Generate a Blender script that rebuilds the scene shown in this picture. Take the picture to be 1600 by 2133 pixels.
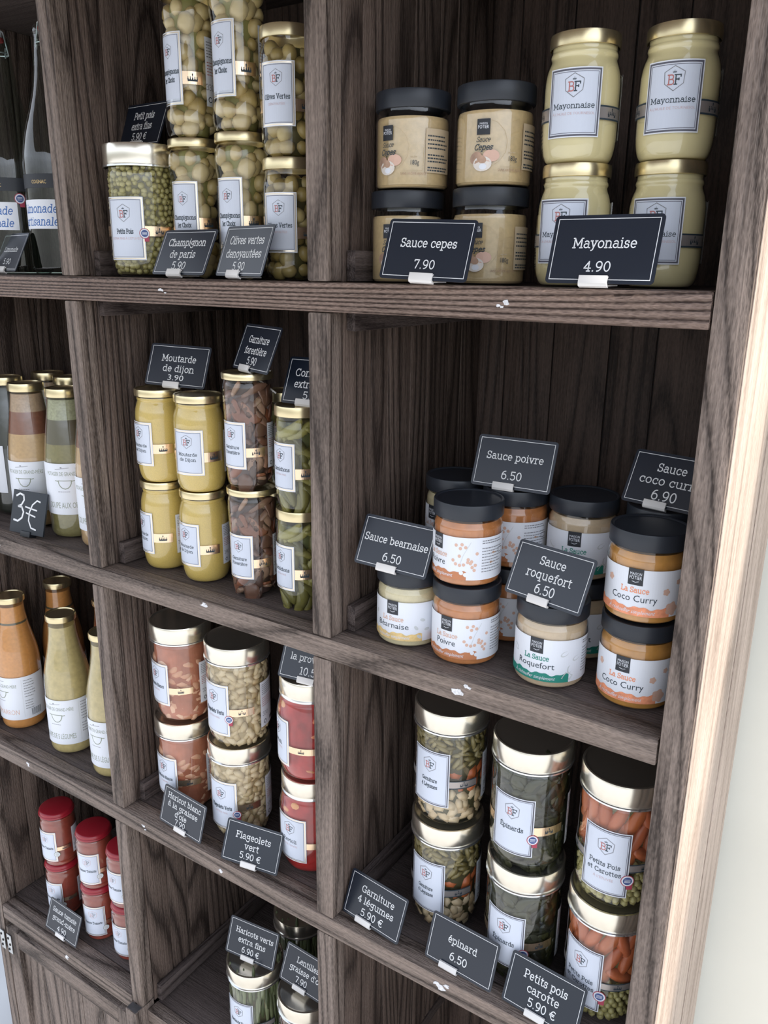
import bpy, bmesh, math, random
import numpy as np
from mathutils import Vector, Matrix
for _o in list(bpy.data.objects): bpy.data.objects.remove(_o)
scene = bpy.context.scene
COL = scene.collection
RND = random.Random(7)
NR = np.random.RandomState(5)

# ------------------------------------------------------------------ camera, light, exposure
S = 0.68            # size of one layout unit in metres
HC = 1.62           # camera height
def P(x, y, z):     # layout units: x along the shelf, y depth behind the front face, z relative to the camera
    return Vector((x * S, y * S, HC + z * S))
cam_d = bpy.data.cameras.new('camera')
cam = bpy.data.objects.new('camera', cam_d); COL.objects.link(cam); scene.camera = cam
cam_d.sensor_fit = 'HORIZONTAL'; cam_d.sensor_width = 36.0; cam_d.lens = 36.0 * 1699.7 / 1600.0
cam_d.clip_start = 0.02
_a, _b, _c = -0.5758, 0.2902, 0.0119
_f = Vector((math.sin(_a) * math.cos(_b), math.cos(_a) * math.cos(_b), -math.sin(_b)))
_r = Vector((math.cos(_a), -math.sin(_a), 0)); _u = _r.cross(_f)
_r, _u = _r * math.cos(_c) + _u * math.sin(_c), -_r * math.sin(_c) + _u * math.cos(_c)
_m = Matrix((( _r.x, _u.x, -_f.x), (_r.y, _u.y, -_f.y), (_r.z, _u.z, -_f.z))).to_4x4()
_m.translation = P(0, -1, 0)
cam.matrix_world = _m

world = bpy.data.worlds.new('world'); scene.world = world; world.use_nodes = True
wn = world.node_tree.nodes; wl = world.node_tree.links
wn.clear()
wo = wn.new('ShaderNodeOutputWorld'); wb = wn.new('ShaderNodeBackground')
tc = wn.new('ShaderNodeTexCoord'); sx = wn.new('ShaderNodeSeparateXYZ'); cr = wn.new('ShaderNodeValToRGB')
wl.new(tc.outputs['Generated'], sx.inputs[0]); wl.new(sx.outputs['Z'], cr.inputs[0]); wl.new(cr.outputs[0], wb.inputs[0]); wl.new(wb.outputs[0], wo.inputs[0])
e = cr.color_ramp.elements
e[0].position = 0.0; e[0].color = (0.40, 0.41, 0.40, 1)
e[1].position = 1.0; e[1].color = (0.42, 0.56, 0.85, 1)
q = e.new(0.06); q.color = (0.46, 0.48, 0.46, 1)
q = e.new(0.16); q.color = (1.17, 1.28, 1.44, 1)
q = e.new(0.40); q.color = (0.98, 1.04, 1.16, 1)
# the sky is brighter towards the sun
mr = wn.new('ShaderNodeMath'); mr.operation = 'MULTIPLY_ADD'; mr.inputs[1].default_value = 0.9; mr.inputs[2].default_value = 1.15; mr.use_clamp = False
mm = wn.new('ShaderNodeMath'); mm.operation = 'MAXIMUM'; mm.inputs[1].default_value = 0.0
wl.new(sx.outputs['X'], mm.inputs[0]); wl.new(mm.outputs[0], mr.inputs[0]); wl.new(mr.outputs[0], wb.inputs[1])
sun_d = bpy.data.lights.new('sun', 'SUN'); sun_d.energy = 4.6; sun_d.angle = math.radians(0.8); sun_d.color = (1.0, 0.93, 0.84)
sun = bpy.data.objects.new('sun', sun_d); COL.objects.link(sun)
sun.rotation_euler = Vector((0.78, 0.06, 0.62)).to_track_quat('Z', 'Y').to_euler()
sun.location = (4, 0, 4)
scene.view_settings.view_transform = 'Standard'; scene.view_settings.look = 'None'
scene.view_settings.exposure = 0.25; scene.view_settings.gamma = 1.0; scene.view_settings.use_curve_mapping = False
scene.cycles.max_bounces = 10; scene.cycles.transparent_max_bounces = 24
scene.cycles.sample_clamp_indirect = 6.0

# ------------------------------------------------------------------ materials
MATS = {}
def newmat(name):
    m = bpy.data.materials.new(name); m.use_nodes = True
    n = m.node_tree.nodes; b = n['Principled BSDF']
    MATS[name] = m
    return m, n, m.node_tree.links, b
def simple(name, col, rough=0.5, metal=0.0, spec=0.5, coat=0.0, noise=0.0, nscale=60.0, bump=0.0):
    m, n, l, b = newmat(name)
    b.inputs['Roughness'].default_value = rough; b.inputs['Metallic'].default_value = metal
    b.inputs['Specular IOR Level'].default_value = spec; b.inputs['Coat Weight'].default_value = coat
    b.inputs['Base Color'].default_value = (*col, 1)
    t = n.new('ShaderNodeTexNoise'); t.inputs['Scale'].default_value = nscale; t.inputs['Detail'].default_value = 3
    c = n.new('ShaderNodeTexCoord'); l.new(c.outputs['Object'], t.inputs['Vector'])
    if noise > 0:
        r = n.new('ShaderNodeValToRGB'); r.color_ramp.elements[0].position = 0.3; r.color_ramp.elements[1].position = 0.7
        r.color_ramp.elements[0].color = (*[v * (1 - noise) for v in col], 1); r.color_ramp.elements[1].color = (*[min(1, v * (1 + noise)) for v in col], 1)
        l.new(t.outputs['Fac'], r.inputs[0]); l.new(r.outputs[0], b.inputs['Base Color'])
    if bump > 0:
        bp = n.new('ShaderNodeBump'); bp.inputs['Strength'].default_value = bump; bp.inputs['Distance'].default_value = 0.002
        l.new(t.outputs['Fac'], bp.inputs['Height']); l.new(bp.outputs[0], b.inputs['Normal'])
    return m
def wood(name, axis, dark, light, rings=1.0, bumpd=0.0016, contrast=1.0, rough=0.62, fib=1.15, spk=0.75, al=1.0):
    m, n, l, b = newmat(name)
    c = n.new('ShaderNodeTexCoord'); oi = n.new('ShaderNodeObjectInfo'); gi = n.new('ShaderNodeNewGeometry')
    ad = n.new('ShaderNodeMath'); ad.operation = 'ADD'; l.new(oi.outputs['Random'], ad.inputs[0]); l.new(gi.outputs['Random Per Island'], ad.inputs[1])
    mul = n.new('ShaderNodeMath'); mul.operation = 'MULTIPLY'; mul.inputs[1].default_value = 7.3; l.new(ad.outputs[0], mul.inputs[0])
    va = n.new('ShaderNodeVectorMath'); va.operation = 'ADD'; l.new(c.outputs['Object'], va.inputs[0]); l.new(mul.outputs[0], va.inputs[1])
    def mapped(along, across):
        mp = n.new('ShaderNodeMapping'); s = [across] * 3; s[axis] = along
        mp.inputs['Scale'].default_value = s; l.new(va.outputs[0], mp.inputs['Vector']); return mp
    def noise(along, across, detail=2.0, rough=.5):
        t = n.new('ShaderNodeTexNoise'); t.inputs['Scale'].default_value = 1.0; t.inputs['Detail'].default_value = detail; t.inputs['Roughness'].default_value = rough
        l.new(mapped(along, across).outputs[0], t.inputs['Vector']); return t.outputs['Fac']
    def op(kind, a, b=None, c_=None, clamp=False):
        m_ = n.new('ShaderNodeMath'); m_.operation = kind; m_.use_clamp = clamp
        for i, v in enumerate((a, b, c_)):
            if v is None: continue
            if isinstance(v, (int, float)): m_.inputs[i].default_value = v
            else: l.new(v, m_.inputs[i])
        return m_.outputs[0]
    # growth rings: narrow dark contour lines of a field stretched along the board
    field = noise(al, 10.0, 1.2, .35)
    late = op('POWER', op('PINGPONG', op('MULTIPLY', field, 30.0 * rings), 1.0), 2.6)
    fiber = noise(10.0, 380.0, 3.0, .6); speck = noise(150.0, 620.0, 1.0); patch = noise(5.0, 8.0, 2.0)
    v1 = op('MULTIPLY_ADD', late, -0.60 * contrast, 0.68)
    v2 = op('MULTIPLY_ADD', op('SUBTRACT', fiber, .5), fib, v1)
    v3 = op('MULTIPLY_ADD', op('SUBTRACT', speck, .5), spk, v2)
    v4 = op('MULTIPLY_ADD', op('SUBTRACT', patch, .5), 0.55, v3)
    class _O: pass
    m4 = _O(); m4.outputs = [v4]
    rp = n.new('ShaderNodeValToRGB'); rp.color_ramp.elements[0].position = 0.05; rp.color_ramp.elements[1].position = 0.95
    rp.color_ramp.elements[0].color = (*dark, 1); rp.color_ramp.elements[1].color = (*light, 1)
    l.new(m4.outputs[0], rp.inputs[0]); l.new(rp.outputs[0], b.inputs['Base Color'])
    b.inputs['Roughness'].default_value = rough; b.inputs['Specular IOR Level'].default_value = 0.35
    bp = n.new('ShaderNodeBump'); bp.inputs['Strength'].default_value = 0.9; bp.inputs['Distance'].default_value = bumpd
    l.new(m4.outputs[0], bp.inputs['Height']); l.new(bp.outputs[0], b.inputs['Normal'])
    return m
WD, WLt = (0.040, 0.027, 0.021), (0.270, 0.208, 0.172)
wood_x = wood('weathered_wood_along_x', 0, WD, WLt, 0.9)
wood_x2 = wood('weathered_wood_coarse_along_x', 0, (0.045, 0.026, 0.019), (0.290, 0.205, 0.165), 2.0, bumpd=0.0034, contrast=1.1, fib=0.6, spk=0.8, al=0.35)
wood_z = wood('weathered_wood_along_z', 2, WD, WLt, 0.8)
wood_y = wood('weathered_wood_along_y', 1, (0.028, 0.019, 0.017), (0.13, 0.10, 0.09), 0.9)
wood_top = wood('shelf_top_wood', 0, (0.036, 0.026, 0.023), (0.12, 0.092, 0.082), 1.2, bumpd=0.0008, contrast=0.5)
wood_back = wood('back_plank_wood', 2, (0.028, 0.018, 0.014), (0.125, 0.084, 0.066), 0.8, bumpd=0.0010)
wood_side = wood('side_plank_wood', 2, (0.034, 0.022, 0.017), (0.175, 0.125, 0.100), 1.0, bumpd=0.0014, contrast=1.2)
wood_pale = wood('sunlit_pale_wood', 2, (0.20, 0.145, 0.11), (0.56, 0.45, 0.375), 0.5, bumpd=0.0009, contrast=0.6)  # brown wood made paler, direct sun painted into the colour
m_end = simple('dark_end_grain', (0.06, 0.055, 0.055), 0.8, noise=0.3)
m_gap = simple('gap_shadow_wood', (0.02, 0.016, 0.015), 0.9)
m_wall = simple('pale_plaster', (0.90, 0.87, 0.75), 0.9, noise=0.03, nscale=4, bump=0.15)
m_ground = simple('pale_concrete', (0.60, 0.59, 0.57), 0.95, noise=0.12, nscale=3, bump=0.2)
m_steel = simple('galvanised_steel', (0.55, 0.57, 0.58), 0.35, metal=0.9)
m_residue = simple('torn_paper_residue', (0.70, 0.69, 0.70), 0.8, noise=0.2, nscale=400)

m_slate = simple('dark_card_plastic', (0.010, 0.015, 0.026), 0.28, spec=0.65)
m_chalkboard = simple('chalkboard_slate', (0.022, 0.028, 0.036), 0.5)
m_white = simple('white_print', (0.80, 0.80, 0.80), 0.6)
m_clip = simple('white_plastic_clip', (0.74, 0.71, 0.68), 0.4)
m_blackplastic = simple('black_plastic', (0.012, 0.014, 0.018), 0.35)
m_paper = simple('label_paper', (0.76, 0.78, 0.83), 0.5)
m_panel = simple('label_panel_paper', (0.63, 0.67, 0.76), 0.5)
m_rim = simple('label_gilt_edge', (0.86, 0.76, 0.62), 0.28, metal=0.85)
m_line = simple('label_grey_rule', (0.10, 0.10, 0.13), 0.45)
m_ink = simple('dark_ink', (0.028, 0.045, 0.060), 0.5)
m_red = simple('red_ink', (0.46, 0.16, 0.15), 0.5)
m_faint = simple('faint_pink_ink', (0.62, 0.47, 0.48), 0.5)
m_grey = simple('grey_ink', (0.22, 0.22, 0.24), 0.5)
m_foil = simple('copper_gilt_band', (0.95, 0.72, 0.50), 0.25, metal=0.95)
m_band2 = simple('grey_striped_band', (0.42, 0.38, 0.36), 0.3, metal=0.6)
m_blue = simple('seal_blue', (0.045, 0.08, 0.25), 0.5)
m_sealred = simple('seal_red', (0.42, 0.05, 0.09), 0.5)
m_scriptblue = simple('script_blue_ink', (0.04, 0.14, 0.42), 0.5)
m_logo = simple('logo_black', (0.022, 0.025, 0.032), 0.5)
m_orange = simple('label_orange', (0.86, 0.32, 0.17), 0.5, noise=0.18, nscale=150)
m_peach = simple('label_peach', (0.68, 0.44, 0.34), 0.5)
m_ochre = simple('label_ochre', (0.78, 0.56, 0.24), 0.5, noise=0.15, nscale=150)
m_green = simple('label_green', (0.02, 0.24, 0.18), 0.5)
m_poiv = simple('label_copper', (0.52, 0.20, 0.09), 0.5)
m_pale = simple('label_pale_grey', (0.58, 0.60, 0.60), 0.5)
m_cream = simple('label_sepia_print', (0.50, 0.39, 0.25), 0.5)
m_cepl = simple('label_mushroom_brown', (0.42, 0.27, 0.19), 0.5, noise=0.3, nscale=90)
m_cepw = simple('label_mushroom_white', (0.72, 0.66, 0.60), 0.5, noise=0.12, nscale=90)
m_sage = simple('label_sage', (0.27, 0.30, 0.22), 0.5)

m_gold = simple('gold_lid', (0.80, 0.68, 0.42), 0.27, metal=0.95)
m_cham = simple('champagne_gold_lid', (0.86, 0.81, 0.70), 0.22, metal=0.95)
m_silver = simple('silver_lid_rim', (0.86, 0.88, 0.90), 0.15, metal=0.95)
m_blacklid = simple('matt_black_lid', (0.020, 0.024, 0.032), 0.40, spec=0.5)
m_redlid = simple('red_lid', (0.30, 0.012, 0.022), 0.3, coat=0.3)
m_darktop = simple('dark_lid_top', (0.085, 0.078, 0.068), 0.22, metal=0.7)
m_rubber = simple('red_rubber', (0.25, 0.02, 0.02), 0.5)
m_ceramic = simple('white_ceramic', (0.55, 0.57, 0.58), 0.3)

def glassmat(name, tint=(1, 1, 1), rough=0.03, amount=1.0):
    m = bpy.data.materials.new(name); m.use_nodes = True; n = m.node_tree.nodes; l = m.node_tree.links; n.clear()
    o = n.new('ShaderNodeOutputMaterial'); t = n.new('ShaderNodeBsdfTransparent'); t.inputs[0].default_value = (*tint, 1)
    g = n.new('ShaderNodeBsdfGlossy'); g.inputs['Roughness'].default_value = rough
    f = n.new('ShaderNodeFresnel'); f.inputs['IOR'].default_value = 1.5
    ge = n.new('ShaderNodeNewGeometry'); inv = n.new('ShaderNodeMath'); inv.operation = 'SUBTRACT'; inv.inputs[0].default_value = 1.0
    l.new(ge.outputs['Backfacing'], inv.inputs[1])
    mu = n.new('ShaderNodeMath'); mu.operation = 'MULTIPLY'; l.new(f.outputs[0], mu.inputs[0]); l.new(inv.outputs[0], mu.inputs[1])
    m2 = n.new('ShaderNodeMath'); m2.operation = 'MULTIPLY'; m2.inputs[1].default_value = amount; l.new(mu.outputs[0], m2.inputs[0])
    mx = n.new('ShaderNodeMixShader'); l.new(m2.outputs[0], mx.inputs[0]); l.new(t.outputs[0], mx.inputs[1]); l.new(g.outputs[0], mx.inputs[2]); l.new(mx.outputs[0], o.inputs[0])
    nz = n.new('ShaderNodeTexNoise'); nz.inputs['Scale'].default_value = 28; bp = n.new('ShaderNodeBump'); bp.inputs['Strength'].default_value = 0.25; bp.inputs['Distance'].default_value = 0.002
    c = n.new('ShaderNodeTexCoord'); l.new(c.outputs['Object'], nz.inputs['Vector']); l.new(nz.outputs['Fac'], bp.inputs['Height']); l.new(bp.outputs[0], g.inputs['Normal'])
    MATS[name] = m
    return m
m_glass = glassmat('clear_jar_glass', (0.97, 0.98, 0.97), amount=1.9)
m_bglass = glassmat('greenish_bottle_glass', (0.80, 0.89, 0.86), amount=2.2)

def pieces_mat(name, cols, rough=0.35, nscale=200, sss=0.0):
    m, n, l, b = newmat(name)
    g = n.new('ShaderNodeNewGeometry'); r = n.new('ShaderNodeValToRGB')
    els = r.color_ramp.elements
    for i, c in enumerate(cols):
        pos = i / max(1, len(cols) - 1)
        if i == 0: el = els[0]
        elif i == len(cols) - 1: el = els[len(els) - 1]
        else: el = els.new(pos)
        el.position = pos; el.color = (*c, 1)
    l.new(g.outputs['Random Per Island'], r.inputs[0])
    t = n.new('ShaderNodeTexNoise'); t.inputs['Scale'].default_value = nscale; c = n.new('ShaderNodeTexCoord'); l.new(c.outputs['Object'], t.inputs['Vector'])
    mx = n.new('ShaderNodeMix'); mx.data_type = 'RGBA'; mx.blend_type = 'MULTIPLY'; mx.inputs[0].default_value = 0.35
    l.new(r.outputs[0], mx.inputs[6]); l.new(t.outputs['Color'], mx.inputs[7]); l.new(mx.outputs[2], b.inputs['Base Color'])
    l.new(r.outputs[0], b.inputs['Base Color'])
    b.inputs['Roughness'].default_value = rough
    bp = n.new('ShaderNodeBump'); bp.inputs['Strength'].default_value = 0.25; bp.inputs['Distance'].default_value = 0.001
    l.new(t.outputs['Fac'], bp.inputs['Height']); l.new(bp.outputs[0], b.inputs['Normal'])
    return m
m_pea = pieces_mat('green_peas', [(0.27, 0.23, 0.075), (0.35, 0.305, 0.11), (0.42, 0.37, 0.16)])
m_peacore = simple('pea_brine', (0.13, 0.11, 0.04), 0.5)
m_mush = pieces_mat('button_mushrooms', [(0.38, 0.27, 0.095), (0.50, 0.38, 0.17), (0.58, 0.46, 0.25)], nscale=90)
m_mushcore = simple('mushroom_brine', (0.24, 0.22, 0.07), 0.4)
m_olive = pieces_mat('green_olives', [(0.27, 0.19, 0.055), (0.40, 0.29, 0.10), (0.48, 0.37, 0.16)], nscale=90)
m_olivecore = simple('olive_brine', (0.10, 0.085, 0.03), 0.4)
m_corn = pieces_mat('gherkins', [(0.085, 0.08, 0.018), (0.17, 0.15, 0.035), (0.29, 0.26, 0.075)], nscale=500)
m_corncore = simple('gherkin_brine', (0.10, 0.11, 0.035), 0.4)
m_forest = pieces_mat('forest_mushrooms', [(0.065, 0.032, 0.022), (0.14, 0.065, 0.04), (0.29, 0.18, 0.12), (0.23, 0.075, 0.035), (0.10, 0.055, 0.04)], nscale=80)
m_forcore = simple('forest_mushroom_liquor', (0.06, 0.032, 0.026), 0.4)
m_flag = pieces_mat('flageolet_beans', [(0.44, 0.32, 0.16), (0.56, 0.43, 0.25), (0.64, 0.51, 0.32)])
m_flagcore = simple('flageolet_brine', (0.34, 0.25, 0.12), 0.5)
m_whiteb = pieces_mat('white_beans', [(0.44, 0.30, 0.16), (0.56, 0.42, 0.25), (0.62, 0.49, 0.32)])
m_tombean = pieces_mat('beans_in_tomato', [(0.52, 0.23, 0.13), (0.64, 0.34, 0.21), (0.70, 0.42, 0.28)])
m_tomfat = simple('tomato_and_fat_sauce', (0.40, 0.135, 0.075), 0.35, noise=0.25, nscale=40)
m_bean = pieces_mat('cut_green_beans', [(0.12, 0.092, 0.028), (0.20, 0.155, 0.055), (0.29, 0.235, 0.11)])
m_beancore = simple('green_bean_brine', (0.07, 0.06, 0.025), 0.5)
m_carrot = pieces_mat('baby_carrots', [(0.38, 0.085, 0.025), (0.50, 0.14, 0.04), (0.44, 0.105, 0.04)], nscale=120)
m_spin = simple('cooked_spinach', (0.010, 0.011, 0.006), 0.35, noise=0.7, nscale=60, bump=1.0)
m_spinp = pieces_mat('spinach_leaves', [(0.008, 0.009, 0.005), (0.020, 0.022, 0.009), (0.042, 0.043, 0.016)], nscale=120)
m_longbean = pieces_mat('long_green_beans', [(0.045, 0.06, 0.022), (0.10, 0.12, 0.05), (0.16, 0.18, 0.09)])
m_lentil = pieces_mat('lentils', [(0.10, 0.05, 0.035), (0.17, 0.09, 0.06)])
m_tomato = simple('tomato_sauce', (0.25, 0.048, 0.030), 0.35, noise=0.2, nscale=50)
m_ravio = simple('tomato_ravioli_sauce', (0.36, 0.022, 0.020), 0.3, noise=0.35, nscale=45)
m_ravpiece = pieces_mat('ravioli', [(0.55, 0.14, 0.05), (0.68, 0.30, 0.12)])
m_mustard = simple('mustard', (0.62, 0.44, 0.12), 0.35, noise=0.07, nscale=700)
m_mayo = simple('mayonnaise', (0.74, 0.63, 0.35), 0.3, noise=0.03, nscale=30)
m_cepsauce = simple('mushroom_cream_sauce', (0.55, 0.40, 0.215), 0.35, noise=0.08, nscale=250)
m_bearn = simple('bearnaise_sauce', (0.62, 0.53, 0.33), 0.35, noise=0.05, nscale=300)
m_poivre = simple('pepper_sauce', (0.50, 0.185, 0.060), 0.35, noise=0.12, nscale=120)
m_roq = simple('roquefort_sauce', (0.56, 0.42, 0.28), 0.35, noise=0.05, nscale=300)
m_coco = simple('coconut_curry_sauce', (0.52, 0.24, 0.055), 0.35, noise=0.12, nscale=100)
m_soupo = simple('orange_soup', (0.60, 0.26, 0.075), 0.35, noise=0.08, nscale=200)
m_soupg = simple('vegetable_soup', (0.50, 0.39, 0.17), 0.35, noise=0.12, nscale=120)
m_soupt = simple('tan_soup', (0.52, 0.33, 0.16), 0.35, noise=0.08, nscale=200)
m_soupb = simple('brown_soup_layer', (0.22, 0.085, 0.05), 0.35, noise=0.08, nscale=200)
m_soupf = simple('soup_foam', (0.40, 0.27, 0.17), 0.5, noise=0.15, nscale=300)
m_nettle = simple('nettle_soup', (0.22, 0.19, 0.075), 0.35, noise=0.1, nscale=200)
m_nettled = simple('dark_nettle_layer', (0.10, 0.085, 0.05), 0.35)
m_nettlef = simple('nettle_foam', (0.33, 0.33, 0.20), 0.5, noise=0.2, nscale=300)
m_darkred = simple('dark_red_soup', (0.24, 0.06, 0.03), 0.35)
m_darkbot = simple('very_dark_soup', (0.020, 0.022, 0.016), 0.35)
m_lemon = simple('clear_lemonade', (0.10, 0.12, 0.105), 0.1)

# ------------------------------------------------------------------ mesh helpers
def tag(o, label=None, cat=None, group=None, kind=None):
    if label: o['label'] = label
    if cat: o['category'] = cat
    if group: o['group'] = group
    if kind: o['kind'] = kind
    return o
def empty(name, loc=(0, 0, 0), rz=0.0):
    o = bpy.data.objects.new(name, None); COL.objects.link(o); o.location = loc; o.rotation_euler = (0, 0, rz); o.empty_display_size = 0.02
    return o
def link(name, me, parent=None, loc=None):
    o = bpy.data.objects.new(name, me); COL.objects.link(o)
    if parent: o.parent = parent
    if loc is not None: o.location = loc
    return o
class MB:
    def __init__(s): s.v = []; s.f = []; s.m = []; s.mats = []
    def mi(s, mat):
        if mat not in s.mats: s.mats.append(mat)
        return s.mats.index(mat)
    def add(s, verts, faces, mat):
        k = len(s.v); s.v.extend([tuple(map(float, v)) for v in verts]); i = s.mi(mat)
        for f in faces: s.f.append(tuple(int(a) + k for a in f)); s.m.append(i)
        return s
    def box(s, x0, x1, y0, y1, z0, z1, mat, bev=0.0):
        bm = bmesh.new(); bmesh.ops.create_cube(bm, size=1)
        for v in bm.verts: v.co = ((x0 + x1) / 2 + v.co.x * (x1 - x0), (y0 + y1) / 2 + v.co.y * (y1 - y0), (z0 + z1) / 2 + v.co.z * (z1 - z0))
        if bev > 0: bmesh.ops.bevel(bm, geom=bm.edges[:], offset=bev, segments=2, profile=0.6, affect='EDGES')
        s.addbm(bm, mat); return s
    def addbm(s, bm, mat):
        bm.verts.index_update(); s.add([v.co[:] for v in bm.verts], [[v.index for v in f.verts] for f in bm.faces], mat); bm.free()
    def lathe(s, prof, mat, seg=48, rad=None):
        vs = []; fs = []
        for (r, z) in prof:
            for k in range(seg):
                a = 2 * math.pi * k / seg; vs.append((r * math.cos(a), r * math.sin(a), z))
        for i in range(len(prof) - 1):
            for k in range(seg):
                k2 = (k + 1) % seg
                fs.append((i * seg + k, i * seg + k2, (i + 1) * seg + k2, (i + 1) * seg + k))
        return s.add(vs, fs, mat)
    def tube(s, pts, r, mat, seg=8):
        pts = [Vector(p) for p in pts]; vs = []; fs = []
        for i, p in enumerate(pts):
            d = (pts[min(i + 1, len(pts) - 1)] - pts[max(i - 1, 0)]).normalized()
            a = d.orthogonal().normalized(); b = d.cross(a)
            if i > 0:
                a = (pa - d * pa.dot(d)).normalized(); b = d.cross(a)
            pa = a
            for k in range(seg):
                t = 2 * math.pi * k / seg; vs.append(p + a * r * math.cos(t) + b * r * math.sin(t))
        for i in range(len(pts) - 1):
            for k in range(seg):
                k2 = (k + 1) % seg; fs.append((i * seg + k, i * seg + k2, (i + 1) * seg + k2, (i + 1) * seg + k))
        fs.append(tuple(range(seg))[::-1]); fs.append(tuple((len(pts) - 1) * seg + k for k in range(seg)))
        return s.add(vs, fs, mat)
    def mesh(s, name, smooth=False):
        me = bpy.data.meshes.new(name); me.from_pydata(s.v, [], s.f)
        for m in s.mats: me.materials.append(m)
        me.polygons.foreach_set('material_index', s.m)
        if smooth:
            me.polygons.foreach_set('use_smooth', [True] * len(s.f))
            try: me.set_sharp_from_angle(angle=math.radians(38))
            except Exception: pass
        me.update(); return me
    def build(s, name, parent=None, smooth=False, origin=None):
        if origin is not None:
            s.v = [(a - origin[0], b - origin[1], c - origin[2]) for a, b, c in s.v]
        o = link(name, s.mesh(name, smooth), parent)
        if origin is not None: o.location = origin
        return o

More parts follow.
